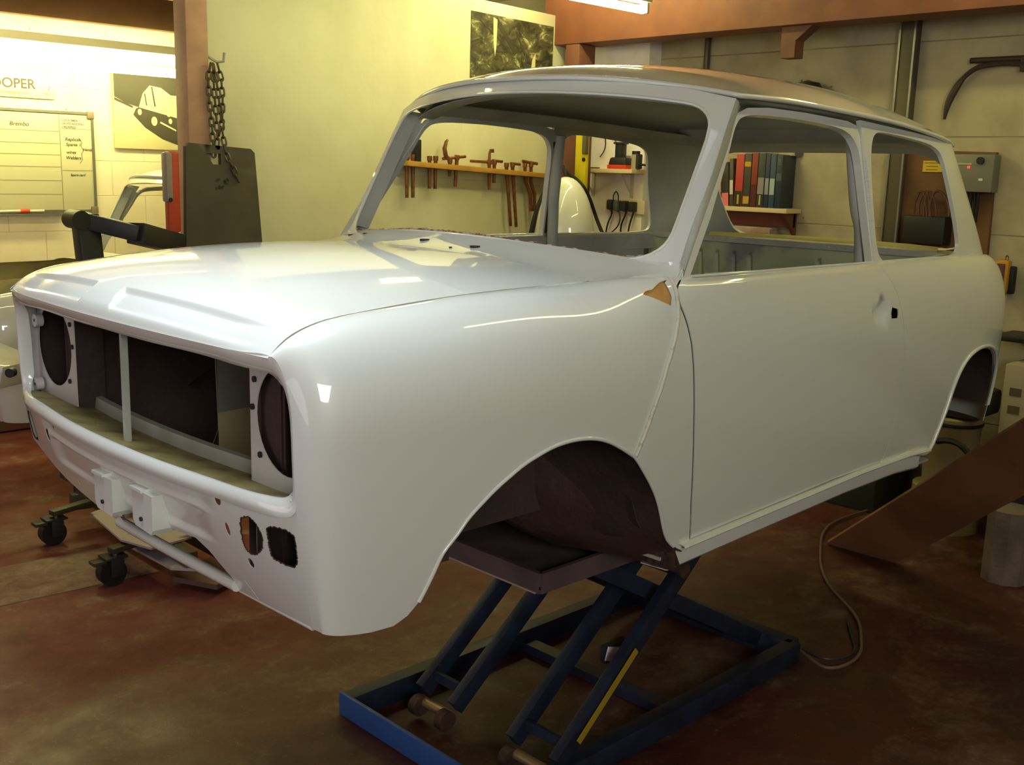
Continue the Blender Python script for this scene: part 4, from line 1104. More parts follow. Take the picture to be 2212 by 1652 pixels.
# black steel arm left of the post (rear arm of a workshop crane)
ar_ = thing('crane_arm', 'black steel arm with a turned-down end behind the bonnet, left of the post', 'arm', (0, 0, 0))
a0 = at(176, 474, depth=4.0); a1 = at(300, 505, depth=4.05); a2 = at(385, 527, y=2.10); a3 = at(196, 600, depth=4.0)
mb = MB(); mb.bar(a0, a1, .07, .060, bev=.006); mb.bar(a1 - (a1 - a0) * .06, a2, .07, .08, bev=.006); mb.build('upper_bar', M_black, ar_)
MB().bar(a0 + Vector((.012, 0, .02)), a3 + Vector((.02, 0, -.2)), .07, .085, up=(1, 0, 0), bev=.008).build('down_leg', M_black, ar_)
MB().cyl(a0 + Vector((-.02, -.05, .0)), a0 + Vector((-.02, .05, .0)), .035).build('rounded_elbow', M_black, ar_)

# poster on the partition
po = thing('poster', 'black and white factory photograph pinned high on the cream partition', 'poster', tuple(pt7(-.485, 2.235, .002)), math.radians(6.7))
def poster_mat():
    m = bpy.data.materials.new('grey_photograph'); m.use_nodes = True; nt = m.node_tree; b = nt.nodes['Principled BSDF']; L = nt.links.new; b.inputs['Roughness'].default_value = .5
    tc = nt.nodes.new('ShaderNodeTexCoord'); n = nt.nodes.new('ShaderNodeTexNoise'); n.inputs['Scale'].default_value = 9; n.inputs['Detail'].default_value = 12; n.inputs['Roughness'].default_value = .7; n.inputs['Distortion'].default_value = .8
    mp = nt.nodes.new('ShaderNodeMapping'); mp.inputs['Rotation'].default_value = (0, .6, 0); mp.inputs['Scale'].default_value = (1, 1, 1.8); L(tc.outputs['Object'], mp.inputs[0]); L(mp.outputs[0], n.inputs['Vector'])
    r = nt.nodes.new('ShaderNodeValToRGB'); e = r.color_ramp.elements; e[0].position = .42; e[0].color = rgb('2c2b20'); e[1].position = .70; e[1].color = rgb('c9c493'); k = e.new(.56); k.color = rgb('57553d')
    L(n.outputs['Fac'], r.inputs['Fac']); L(r.outputs['Color'], b.inputs['Base Color']); return m
MB().box((0, 0, 0), (.735, .003, .375)).build('photo_sheet', poster_mat(), po)
q1 = MB(); 
for pp, ww in ((((-.16, .17), (.02, .0)), .03), (((.02, .12), (.10, .0)), .014), (((-.30, .15), (-.05, .02)), .010)):
    q1.bar((pp[0][0], -.0022, pp[0][1]), (pp[1][0], -.0022, pp[1][1]), ww, .0006, up=(0, 1, 0))
q1.build('dark_girders', mat('print_black', '3b362b'), po)
q1 = MB(); q1.prism([(-.185, .175), (-.150, .165), (-.155, .02), (-.165, -.03), (-.18, .04)], 1, -.0022, -.0028); q1.prism([(.17, -.02), (.20, .02), (.20, -.15), (.15, -.15)], 1, -.0022, -.0028); q1.build('bright_windows', mat('print_light', 'd0cb9a', .6), po)

# tool shelf on the partition
ts = thing('wall_shelf', 'narrow yellow pine shelf sagging to the right on the cream partition', 'shelf', (0, 0, 0))
s0 = at7(866, 352, .05); s1 = at7(1190, 381, .05)
dsh = (s1 - s0)
MB().bar(s0, s1, .10, .026, up=(0, 0, 1), bev=.002).build('shelf_board', mat('yellow_pine', 'c0913f', .55, noise=(6, 'a97a30', .4, .7)), ts)
MB().bar(s0 + Vector((0, .045, -.03)), s1 + Vector((0, .045, -.03)), .012, .05, up=(0, 0, 1)).build('shelf_batten', M_board, ts)
M_bronze = mat('copper_brown_steel', '8a5a34', .4, metal=.6, noise=(30, '5f3d26', .4, .7))
TOOLS = [((879, 349), (879, 427), 'n', 'short copper-brown rod, leftmost under the pine shelf'), ((892, 349), (892, 427), 'n', 'short copper-brown rod, second from the left under the pine shelf'),
 ((928, 352), (928, 407), 'n', 'stubby copper-brown rod, left of the second pair on the pine shelf'), ((941, 352), (940, 408), 'n', 'stubby copper-brown rod, right of the second pair on the pine shelf'),
 ((972, 356), (972, 381), 'h', 'short rod tool with a curved hook rising above the pine shelf'), ((987, 350), (983, 403), 't', 'rod tool with a crossbar resting on the pine shelf right of the curved hook'),
 ((1057, 360), (1057, 409), 'c', 'rod tool with a small crook rising above the middle of the pine shelf'), ((1068, 360), (1067, 395), 'b', 'shortest rod beside the crook tool on the pine shelf'),
 ((1094, 366), (1103, 488), 'n', 'left one of the two long rods reaching down to the bonnet'), ((1107, 366), (1115, 490), 'b', 'right one of the two long rods reaching down to the bonnet'),
 ((1134, 366), (1144, 456), 'k', 'left one of the two bent rods at the right end of the pine shelf'), ((1147, 366), (1151, 456), 'k2', 'right one of the two bent rods at the right end of the pine shelf')]
for (a, b_, kind, lab) in TOOLS:
    A_ = at7(a[0], a[1] - 6, .05); B_ = at7(b_[0], b_[1], .05); t = thing('rod_tool', lab, 'tool', tuple(A_), group='rod tools hanging on the pine shelf')
    d_ = B_ - A_; mb = MB()
    if kind[0] == 'k': mb.tube([(0, 0, 0), d_ * .35 + Vector((-.006, 0, 0)), d_ * .62 + Vector((.022, 0, 0)), d_ + Vector((.01, 0, 0))], .0105, 10)
    else: mb.cyl((0, 0, .0), d_, .0105, .009)
    mb.build('rod', M_bronze, t)
    MB().cyl((0, 0, -.003), (0, 0, .022), .014).build('collar', M_bronze, t)
    if kind == 'h': MB().tube([(0, 0, .01), (-.030, 0, .03), (-.040, 0, .07), (-.028, 0, .105), (-.018, 0, .115)], [.012, .013, .012, .009, .006], 10).build('hook', M_bronze, t)
    if kind == 't': MB().cyl((-.10, 0, .0), (.06, 0, .016), .008).build('crossbar', M_bronze, t)
    if kind == 'c':
        MB().tube([(0, 0, .0), (0, 0, .055), (.008, 0, .075), (.024, 0, .078), (.026, 0, .062)], .008, 10).build('crook', M_bronze, t)
        MB().cyl((-.14, 0, .012), (-.01, 0, .010), .008).build('crossbar', M_bronze, t)
    if kind == 'b': MB().cyl((-.015, 0, .018), (.06, 0, .014), .008).build('crossbar', M_bronze, t)
    if kind == 'k2': MB().cyl((-.07, 0, .03), (.05, 0, .018), .009).build('crossbar', M_bronze, t)
tag(MB().box(at7(899, 328, .05), (.040, .04, .125), Rz7, .006).build('black_canister', M_black), 'small black box standing at the left end of the pine shelf', 'box')


# ================================================================== SCISSOR LIFT UNDER THE CAR
lf = thing('scissor_lift', 'low blue scissor lift holding up the white car body', 'car lift', (0, 0, 0))
X0, X1, YF, YN = .83, 2.17, .30, -.37
bs = MB(); bs.bar((X0, YF, .035), (X1, YF, .035), .05, .07, bev=.003); bs.bar((X0, YN, .035), (X1, YN, .035), .05, .07, bev=.003); bs.bar((X1, YF, .035), (X1, YN, .035), .06, .07, bev=.003)
bs.bar((1.55, YF, .02), (1.55, YN, .02), .05, .03); bs.build('base_frame', M_blued, lf)
fb = MB().box((X0, (YF + YN) / 2 - .04, .037), (.012, YF - YN + .14, .070), None, .002).build('front_plate', mat('chipped_blue_paint', '2f5596', .5, noise=(9, '8f98a8', .60, .66)), lf)
fb['label'] = 'bright chipped blue front plate'
for k, y_ in enumerate((.17, .03, -.21, -.37)):
    y2 = y_ * 1.0
    a_ = Vector((1.01, y_, .078)); b_ = Vector((1.655, y_ * .98, .595))
    MB().bar(a_, b_, .030, .052, bev=.003).build('scissor_arm', M_blued, lf)
for k, y_ in enumerate((.23, .10, -.14, -.28)):
    MB().bar(Vector((2.08, y_, .075)), Vector((1.12, y_, .60)), .030, .050, bev=.003).build('cross_arm', M_blued, lf)
for k, (ya, yb_) in enumerate(((.17, .03), (-.21, -.37))):
    MB().cyl((1.0, ya, .052), (1.0, yb_, .052), .015).build('roller_shaft', mat('worn_brassy_steel', 'c2a678', .35, metal=.7), lf)
    for yy_ in (ya - .012, yb_ + .012): MB().cyl((.985, yy_ - .014, .042), (.985, yy_ + .014, .042), .030).build('roller_wheel', M_rustd, lf)
    MB().bar((1.045, ya, .118), (1.045, yb_, .118), .012, .03).build('tie_bar', M_blued, lf)
    MB().cyl((1.50, ya + .02, .49), (1.50, yb_ - .02, .49), .022).build('pivot_pin', M_rustd, lf)
MB().bar((1.07, -.392, .126), (1.30, -.388, .312), .004, .018).build('yellow_stripe', mat('worn_yellow_tape', 'a98a1e', .6), lf)
pf = MB(); pf.box((1.38, 0, .630), (1.08, .90, .008)); pf.bar((.845, -.45, .642), (.845, .45, .642), .012, .05); pf.bar((1.92, -.45, .642), (1.92, .45, .642), .012, .05); pf.bar((.845, .45, .642), (1.92, .45, .642), .012, .05); pf.bar((.845, -.45, .642), (1.92, -.45, .642), .012, .05)
pf.build('top_platform', mat('mauve_grey_plate', '5d4a4c', .6, noise=(6, '43363a', .4, .7)), lf)
MB().bar((.842, -.44, .617), (.842, .44, .617), .010, .004).build('bright_lower_edge', mat('bare_edge', 'a98f88', .5), lf)
for sx_ in (1.15, 1.75):
    for sy_ in (-.38, .38): MB().box((sx_, sy_, .667), (.12, .10, .045), None, .004).build('rubber_block', M_black, lf)
lbp = at(1325, 1412, y=-.30); lb_ = MB().box(lbp, (.060, .004, .040), Matrix.Rotation(math.radians(18), 3, 'Y')).build('white_label', mat('torn_white_label', 'e2d6d8', .7, noise=(40, '9a8c90', .5, .7)), lf)
MB().box(lbp + Vector((.02, .015, .0)), (.09, .02, .05)).build('valve_block', M_darkpl, lf)
# hose and cable running from the lift
pts = [(2.215, -.335, .03), (2.20, -.40, .02), (2.174, -.484, .015), (2.30, -.52, .012), (2.467, -.46, .012), (2.639, -.351, .012), (2.76, -.22, .012), (2.884, -.089, .012), (3.20, .12, .012), (3.52, .26, .012), (3.905, .253, .012)]
tag(MB().tube(smooth_path(pts, 8), .0055, 8).build('lift_hose', mat('brown_grey_hose', '6b564c', .45)), 'thin hose looping over the floor from the corner of the lift', 'hose')
pts = [(2.212, -.30, .02), (2.235, -.37, .014), (2.235, -.44, .012), (2.32, -.49, .010), (2.455, -.435, .010), (2.60, -.335, .010)]
tag(MB().tube(smooth_path(pts, 8), .004, 8).build('lift_cable', M_darkpl), 'short black cable lying inside the loop of the lift hose', 'cable')

# ================================================================== SECOND BODY SHELL BEHIND, AT THE LEFT
car2 = thing('second_car_shell', 'second white car shell without bonnet behind, left of the post', 'car', (.57, 3.2, .19))
keep = {'wing', 'roof', 'scuttle_panel', 'windscreen_surround', 'a_panel', 'inner_wing', 'bulkhead', 'grille_surround', 'front_panel', 'grille_ledge', 'lamp_mounting_plate', 'rear_quarter_panel', 'door', 'floor_pan', 'sill', 'wheel_well_liner'}
for ch in list(CAR.children):
    if ch.name.split('.')[0] in keep:
        c = ch.copy(); COL.objects.link(c); c.parent = car2
        for sl_ in c.material_slots:          # cream paint inside the second shell
            if sl_.material in (M_brown, M_dim): q_ = M_cream; sl_.link = 'OBJECT'; sl_.material = q_
for k, (x_, y_) in enumerate(((1.2, -.45), (1.2, .45), (2.3, -.45), (2.3, .45))):
    if k in (1, 3): continue
for x_, y_ in ((1.77, 2.75), (1.77, 3.65), (2.87, 2.75), (2.87, 3.65)):
    st = thing('axle_stand', 'steel axle stand under the second white shell, %s' % {(1.77, 2.75): 'near front one', (1.77, 3.65): 'far front one', (2.87, 2.75): 'near rear one', (2.87, 3.65): 'far rear one'}[(x_, y_)], 'stand', (x_, y_, 0), group='axle stands')
    MB().cyl((0, 0, .02), (0, 0, .372), .03, .022).build('stand_column', M_redbrown, st); MB().box((0, 0, .382), (.09, .06, .012)).build('saddle', M_redbrown, st); MB().box((0, 0, .01), (.20, .20, .02)).build('foot', M_redbrown, st)

# wheeled trolley frame on the floor under the nose
tr = thing('trolley', 'low wheeled engine trolley with dirty white plates beyond the nose of the car', 'trolley', (0, 0, 0))
M_olive = mat('dirty_olive_steel', '4a4434', .5, metal=.4)
M_wht = mat('dirty_white_plate', 'b0a2a4', .5, noise=(9, '4e4042', .58, .66))
c1 = Vector((.758, 2.286, 0)); c2 = Vector((.753, 1.709, 0))
for c_ in (c1, c2):
    cs = MB(); cs.cyl(c_ + Vector((-.0, -.022, .052)), c_ + Vector((-.0, .022, .052)), .052, seg=28); w1 = cs.build('castor_wheel', M_black, tr)
    cs = MB(); cs.box(c_ + Vector((.012, -.033, .075)), (.05, .006, .07), None, .002); cs.box(c_ + Vector((.012, .033, .075)), (.05, .006, .07), None, .002); cs.box(c_ + Vector((.01, 0, .112)), (.085, .075, .008)); cs.build('castor_fork', M_darkpl, w1)
    MB().box(c_ + Vector((-.05, 0, .100)), (.05, .05, .014), None, .003).build('brake_pedal', M_olive, w1)
    MB().cyl(c_ + Vector((.02, 0, .115)), c_ + Vector((.02, 0, .14)), .012).build('swivel_bolt', M_steel, w1)
MB().bar(c1 + Vector((.0, 0, .135)), c1 + Vector((.17, .02, .145)), .045, .022, bev=.003).build('castor_arm', M_olive, tr)
MB().bar(c2 + Vector((.0, 0, .135)), c2 + Vector((.30, .04, .15)), .045, .022, bev=.003).build('castor_arm', M_olive, tr)
MB().bar((.98, 2.42, .13), (.95, 1.45, .13), .05, .05, bev=.004).build('long_rail', M_olive, tr)
MB().bar((1.10, 2.42, .11), (1.10, 1.45, .11), .05, .05, bev=.004).build('long_rail', M_olive, tr)
MB().bar((.90, 2.44, .12), (1.12, 2.40, .12), .06, .07, bev=.004).build('cross_member', M_olive, tr)
pw = MB(); pw.prism([(.845, 2.10), (.99, 2.16), (1.02, 1.58), (.845, 1.56), (.80, 1.72)], 2, .158, .166); pw.build('white_plate', M_wht, tr)
pw = MB(); pw.prism([(.88, 1.80), (.98, 1.76), (.98, 1.40), (.89, 1.50)], 2, .085, .095); pw.build('white_plate', M_wht, tr)
MB().cyl((.94, 1.96, .166), (.94, 1.96, .20), .022).build('plate_bolt', M_steel, tr)
MB().box((1.08, 1.50, .035), (.28, .20, .02), Matrix.Rotation(math.radians(25), 3, 'Z')).build('foot_plate', mat('worn_brown_steel', '6b5248', .5, metal=.3), tr)
MB().box((1.02, 2.0, .21), (.07, .22, .09), Matrix.Rotation(math.radians(12), 3, 'Z'), .01).build('gear_casing', M_darkpl, tr)

# white sill panel lying far left and the brown crate under it
wp = thing('loose_panel', 'white pressed body panel with a round hole lying on a brown chest at far left', 'car panel', (0, 0, 0))
pA = at(-60, 765, depth=4.3); pB = at(46, 808, depth=4.25)
MB().bar(pA, pB, .22, .10, bev=.02).build('pressed_sheet', M_paint, wp)
hp = at(20, 806, depth=4.12)
MB().cyl(hp, hp + Vector((.02, .02, 0)), .018).build('round_hole', M_black, wp)
cr = at(-10, 925, z=0.0)
tag(MB().box((cr.x - .15, cr.y + .10, pA.z / 2 - .045), (1.2, .5, pA.z - .10), None, .02).build('brown_chest', mat('brown_board', '7d5648', .7)), 'plain red-brown chest on the floor at far left under the white panel', 'chest')

# ================================================================== THINGS AGAINST THE BLOCKWORK WALL
XW = 4.3; XB = 4.19
# yellow strip on the corner post
yl = thing('yellow_hand_tool', 'bright yellow upright tool with grey grip hung on the corner post', 'tool', tuple(at(1257, 341, x=3.87)))
MB().box((0, 0, 0), (.03, .085, .49), None, .01).build('yellow_body', mat('bright_yellow_plastic', 'd2c01c', .4), yl)
MB().box((-.012, -.034, .12), (.03, .030, .20), None, .008).build('grey_grip', mat('brown_grey_plastic', '5c543a', .5), yl)
MB().cyl((-.018, -.028, -.01), (-.012, -.028, -.01), .012).build('button', M_black, yl)
# dome of a spare wing leaning behind the car
dm = thing('spare_wing', 'rounded cream spare wing panel standing behind the car beside the hoses', 'car panel', tuple(at(1219, 515, x=3.35)))
g_ = MB(); g_.lathe([(0.33 * math.cos(a_), .30 * math.sin(a_)) for a_ in np.linspace(-1.2, 1.5, 20)], seg=36); o_ = g_.build('domed_sheet', M_paint, dm); o_.scale = (.45, .50, 1.08)
MB().cyl((0, 0, -1.20), (0, 0, -.26), .10).build('stand_leg', M_dim, dm)
# white shelf on brackets on the buttress
wsf = thing('wall_shelf', 'short white shelf on two angle brackets on the white buttress', 'shelf', (XB, 2.36, 1.585))
sa = at(1262, 367, x=XB - .10); sb_ = at(1374, 371, x=XB - .10)
yc_, zc_ = (sa.y + sb_.y) / 2, (sa.z + sb_.z) / 2
wsf.location = (XB, yc_, zc_)
MB().box((-.07, 0, 0), (.14, abs(sa.y - sb_.y), .024), None, .002).build('shelf_board', mat('cream_shelf_edge', 'd8c29a', .6), wsf)
for u_ in (1276, 1360):
    y0 = at(u_, 380, x=XB - .03).y - yc_
    b = MB(); b.box((-.004, y0, -.085), (.006, .022, .145)); b.box((-.06, y0, -.015), (.11, .022, .005)); b.bar((-.10, y0, -.018), (-.006, y0, -.14), .004, .012); b.build('angle_bracket', mat('pale_bracket', 'c9c0b0', .5), wsf)
chg = thing('battery_charger', 'black and red battery charger with a black tower standing on the white shelf', 'charger', (XB - .085, at(1341, 350, x=XB - .09).y, zc_ + .012))
MB().box((0, 0, .012), (.09, .145, .024), None, .004).build('red_base', mat('red_plastic', 'd0402c', .35), chg)
MB().box((0, 0, .045), (.085, .14, .045), None, .012, taper=.85).build('charger_body', M_darkpl, chg)
MB().box((0, .008, .105), (.05, .05, .09), None, .006).build('battery_stem', M_darkpl, chg); MB().box((0, .008, .150), (.06, .07, .012), None, .003).build('battery_top', M_darkpl, chg)
cnn = thing('spray_can', 'small dark can with pale label beside the charger on the white shelf', 'can', (XB - .085, at(1372, 350, x=XB - .09).y, zc_ + .012))
MB().cyl((0, 0, 0), (0, 0, .085), .026).build('can_body', mat('pale_label', '9d9478', .5), cnn); MB().cyl((0, 0, .085), (0, 0, .105), .024).build('can_lid', M_black, cnn); MB().box((0.0, -.02, .045), (.04, .03, .085), None, .006).build('can_back', M_darkpl, cnn)
tag(MB().box((XB - .10, at(1283, 362, x=XB - .1).y, zc_ + .0155), (.03, .07, .007), None, .002).build('flat_key', M_black), 'flat black strip lying at the left end of the white shelf', 'tool')
# sockets with black plugs
sk = thing('socket_strip', 'white twin wall socket on the buttress below the white shelf', 'wall socket', tuple(at(1352, 446, x=XB)))
q0 = at(1316, 440, x=XB - .01); q1_ = at(1395, 448, x=XB - .01)
MB().box((-.006, 0, 0), (.014, abs(q0.y - q1_.y) + .02, .082), None, .004).build('socket_plate', mat('white_socket_plastic', 'ddd3c0', .4), sk)
for k, (u_, v_, lab) in enumerate(((1320, 442, 'black plug at the left end of the socket strip'), (1334, 444, 'grey-topped plug second from the left on the socket strip'), (1350, 445, 'black plug third from the left on the socket strip'), (1367, 447, 'black plug nearest the bare end of the socket strip'))):
    p_ = at(u_, v_, x=XB - .03); t = thing('plug', lab, 'plug', tuple(p_), group='plugs in the wall socket')
    MB().box((0, 0, 0), (.05, .040, .062), None, .012).build('plug_body', M_darkpl if k != 1 else mat('grey_plug_plastic', '4c5250', .4), t)
    e_ = [at(u_ + 1, 456, x=XB - .03), at(u_ - 1 - 3 * (k != 1) + 6 * (k == 1), 475, x=XB - .035), at([1308, 1310, 1341, 1357][k], 508, x=XB - .03)]
    MB().tube(smooth_path([tuple(q - p_) for q in [p_ + Vector((0, 0, -.03))] + e_], 6), .0055 if k != 1 else .004, 6).build('flex', M_black, t)
def cable(lab, pix, r, name='cable', cat='cable', x=None, m=None):
    P = [tuple(at(u_, v_, x=xx)) for u_, v_, xx in pix]
    return tag(MB().tube(smooth_path(P, 8), r, 8).build(name, m or M_black), lab, cat)
cable('thin black lead with a plug tip hanging above the white shelf', [(1304, 282, XB - .01), (1308, 305, XB - .012), (1305, 325, XB - .014), (1296, 339, XB - .016)], .0035)
cable('thin lead running down to the top of the battery charger', [(1316, 285, XB - .012), (1330, 305, XB - .03), (1334, 312, XB - .05)], .0025)
cable('short looped black lead standing on top of the sockets', [(1325, 434, XB - .02), (1326, 420, XB - .02), (1331, 414, XB - .02), (1335, 420, XB - .02), (1335, 434, XB - .02)], .0035)
cable('black cable curving down from the right end of the white shelf', [(1375, 356, XB - .10), (1395, 357, XB - .06), (1415, 368, XB - .03), (1426, 392, 4.27), (1428, 420, 4.28), (1434, 445, 4.28), (1430, 470, 4.28), (1424, 508, 4.28)], .0065)
cable('long straight black cable crossing the strip of wall right of the buttress', [(1450, 335, 4.28), (1441, 390, 4.28), (1432, 450, 4.275), (1428, 510, 4.275)], .006)
cable('thick black hose sweeping from the corner post down past the cream wing', [(1212, 360, 3.84), (1235, 380, 3.82), (1258, 400, 3.80), (1274, 430, 3.85), (1288, 470, 3.9), (1305, 512, 3.92)], .011, 'hose', 'hose')
cable('black hose hanging in a loop in front of the corner post', [(1216, 358, 3.80), (1228, 400, 3.79), (1232, 430, 3.79), (1222, 460, 3.79)], .009, 'hose', 'hose')
cable('black hoses drooping beside the bent rods, left of the corner post', [(1205, 372, 3.72), (1180, 410, 3.66), (1160, 455, 3.60), (1146, 512, 3.56)], .015, 'hose', 'hose')
cable('second black hose drooping close behind the first, left of the corner post', [(1208, 378, 3.76), (1188, 420, 3.70), (1174, 465, 3.65), (1166, 512, 3.62)], .012, 'hose', 'hose')

# books
bsf = thing('book_shelf', 'cream wooden shelf carrying the row of manuals on the blockwork', 'shelf', (0, 0, 0))
ba = at(1530, 449, x=4.15); bb_ = at(1677, 454, x=4.15)
zb = (ba.z + bb_.z) / 2; ymid = (ba.y + bb_.y) / 2 - .03; yw = abs(ba.y - bb_.y) + .06
bsf.location = (4.225, ymid, zb)
MB().box((0, 0, 0), (.148, yw, .024), None, .002).build('shelf_board', mat('cream_shelf_edge', 'd8c29a', .6), bsf)
MB().box((.045, 0, -.05), (.02, yw - .04, .075)).build('apron', mat('faded_red_board', '7b4436', .7), bsf)
MB().prism([(-.06, -.012), (.07, -.012), (.07, -.14)], 1, -yw / 2 + .02, -yw / 2 + .04).build('side_bracket', M_redbrown, bsf)
tw = tag(MB().box((4.22, at(1620, 488, x=4.16).y + .02, at(1620, 488, x=4.16).z - .03), (.10, .28, .05), None, .02).build('folded_cloth', mat('pale_pink_cloth', 'a8938a', .9, noise=(8, '8a7068', .45, .6))), 'pale pinkish folded cloth tucked under the book shelf', 'cloth')
BK = [(1541, 1548, 425, '2b2422', None, 'thin dark booklet leaning at the left end of the row of manuals', 6),
 (1549, 1557, 392, 'c9a08c', '7e6a5a', 'short pink and white booklet leaning near the left end of the row', 6),
 (1558, 1574, 350, '2c2622', 'e0787a', 'black manual with a pink block at the foot of its spine', 5),
 (1575, 1583, 342, '4a4640', 'cfc6b4', 'thin book with a black and white speckled spine', 4),
 (1584, 1601, 333, 'b13a36', '2a2723', 'bright red manual with a black foot on its spine', 0),
 (1602, 1617, 331, '3c3936', 'c69a28', 'dark grey manual with two yellow labels on its spine', 0),
 (1618, 1631, 330, '7d2a22', '4c221d', 'deep red-brown thick book in the middle of the row', 0),
 (1632, 1647, 330, '35383e', '8b8490', 'blue-grey manual with a pale silver patch', 0),
 (1648, 1657, 332, '28304c', '8790a0', 'narrow navy book between the blue-grey one and the blue one', 0),
 (1658, 1670, 333, '2c4664', '9fb0b8', 'mid blue book next to the last book of the row', 0),
 (1671, 1684, 335, '1d2a3c', '49565c', 'big dark blue book with picture cover at the right end of the row', 0)]
for k, (u0, u1, vt, c0, c1_, lab, lean) in enumerate(BK):
    pa = at(u0, 446, x=4.165); pb_ = at(u1 + .7, 446, x=4.165); pt_ = at((u0 + u1) / 2, vt, x=4.165); hgt = pt_.z - (zb + .012); wd = pa.y - pb_.y
    t = thing('book', lab, 'book', (4.165, (pa.y + pb_.y) / 2, zb + .012), group='manuals on the book shelf'); t.rotation_euler = (math.radians(-lean), 0, 0)
    m_ = mat('book_cover_%s' % c0, c0, .35, coat=.3)
    MB().box((.064, 0, hgt / 2), (.128, wd * .94, hgt), None, .002).build('cover', m_, t)
    MB().box((.067, 0, hgt / 2), (.124, wd * .7, hgt + .001)).build('pages', mat('book_pages', 'b8ad90', .8), t)
    if c1_:
        m2_ = mat('book_label_%s' % c1_, c1_, .4)
        if k in (2, 4): z0_, z1_ = .0, .30
        elif k == 6: z0_, z1_ = 0, .42
        elif k == 5: z0_, z1_ = .06, .20
        elif k == 10: z0_, z1_ = .52, .66
        else: z0_, z1_ = .25, .55
        MB().box((-.0008, 0, hgt * (z0_ + z1_) / 2), (.0012, wd * .8, hgt * (z1_ - z0_))).build('spine_label', m2_, t)
        if k == 5: MB().box((-.0008, 0, hgt * .80), (.0012, wd * .85, hgt * .09)).build('spine_label', m2_, t)
        if k == 10: MB().box((-.0008, 0, hgt * .87), (.0012, wd * .5, hgt * .12)).build('spine_label', m2_, t)
        if k in (4, 7): MB().box((-.0012, 0, hgt * .14), (.0012, wd * .22, hgt * .18)).build('spine_letters', mat('yellow_green_print', 'a8a84a', .5), t)
tag(MB().cyl(at(1726, 331, x=4.285), at(1726, 331, x=4.299), .022).build('round_sticker', mat('dark_sticker', '4b3a30', .5)), 'small round dark sticker on the blockwork right of the books', 'sticker')

# electrics board
eb = thing('electrics_board', 'brown plywood board fixed to the blockwork behind the rear of the car', 'board', (XW, .205, 1.45))
MB().prism([(.245, .29), (-.215, .28), (-.225, -.24), (.225, -.27)], 0, -.025, -.001).build('plywood_sheet', mat('brown_plywood', '6b4a2b', .7, noise=(5, '54371f', .4, .7)), eb)
def wbox(u0, v0, u1, v1, dpt, x=XW - .025):
    a = at(u0, v0, x=x - dpt); b_ = at(u1, v1, x=x - dpt); return Vector((x - dpt / 2, (a.y + b_.y) / 2, (a.z + b_.z) / 2)), (dpt, abs(a.y - b_.y), abs(a.z - b_.z))
c_, s_ = wbox(2062, 333, 2140, 416, .08)
ct = thing('control_box', 'grey steel switch box with a red light on the plywood board', 'switch box', tuple(c_))
MB().box((0, 0, 0), s_, None, .005).build('box_body', mat('grey_enclosure', '77766c', .45, metal=.3), ct)
def loc_(u, v): return Vector((-s_[0] / 2, at(u, v, x=XW - .105).y - c_.y, at(u, v, x=XW - .105).z - c_.z))
dl = MB(); a_ = loc_(2119, 347); dl.cyl(a_ + Vector((-.012, 0, 0)), a_ + Vector((.004, 0, 0)), .017); dl.build('black_dial', M_black, ct)
a_ = loc_(2093, 361); MB().cyl(a_ + Vector((-.004, 0, 0)), a_ + Vector((.004, 0, 0)), .006).build('red_light', mat('red_indicator', (1, .03, .02), .3, emit=3.0), ct)
a_ = loc_(2088, 356); MB().box(a_ + Vector((-.002, .03, .004)), (.004, .11, .007)).build('bright_strip', mat('bright_metal_strip', 'c8c490', .3, metal=.5), ct)
a_ = loc_(2118, 388); MB().box(a_ + Vector((-.001, 0, 0)), (.002, .018, .010)).build('white_tag', mat('white_plastic', 'd9d6cc', .4), ct)
c2_, s2_ = wbox(1995, 347, 2042, 372, .004, XW - .024)
tag(MB().box(c2_ + Vector((-.002, 0, 0)), s2_).build('warning_label', mat('yellow_sticker', 'c8aa2a', .6)), 'yellow warning label stuck on the plywood board', 'label')
wlab = bpy.data.objects['warning_label']
for k_ in range(3): 
    o_ = MB().box(c2_ + Vector((-.0045, .01, .016 - .016 * k_)), (.0006, s2_[1] * (.7 if k_ == 0 else .5), .003)).build('printed_line', M_ink, wlab)
c2_, s2_ = wbox(1952, 465, 2036, 530, .09)
jb = thing('junction_box', 'black box at the foot of the plywood board with arched cables on top', 'junction box', tuple(c2_))
MB().box((0, 0, 0), s2_, None, .008).build('box_body', M_black, jb)
for u0, u1, ut in ((1975, 2002, 1990), (1985, 2010, 2000), (1995, 2022, 2006), (2008, 2050, 2022)):
    P = [tuple(at(u0, 468, x=4.22) - c2_), tuple(at(u0 + 4, 430, x=4.235) - c2_), tuple(at(ut, 413, x=4.24) - c2_), tuple(at(u1 - 3, 435, x=4.235) - c2_), tuple(at(u1, 468, x=4.22) - c2_)]
    MB().tube(smooth_path(P, 6), .0055, 6).build('arched_cable', mat('brown_red_cable', '4f2a22', .5), jb)
for u_ in (2090, 2098, 2106, 2113): MB().tube(smooth_path([tuple(at(u_, 416, x=4.23) - c2_), tuple(at(u_ - 2, 450, x=4.24) - c2_), tuple(at(u_ - 6, 480, x=4.25) - c2_)], 5), .006, 6).build('drop_cable', M_black, jb)

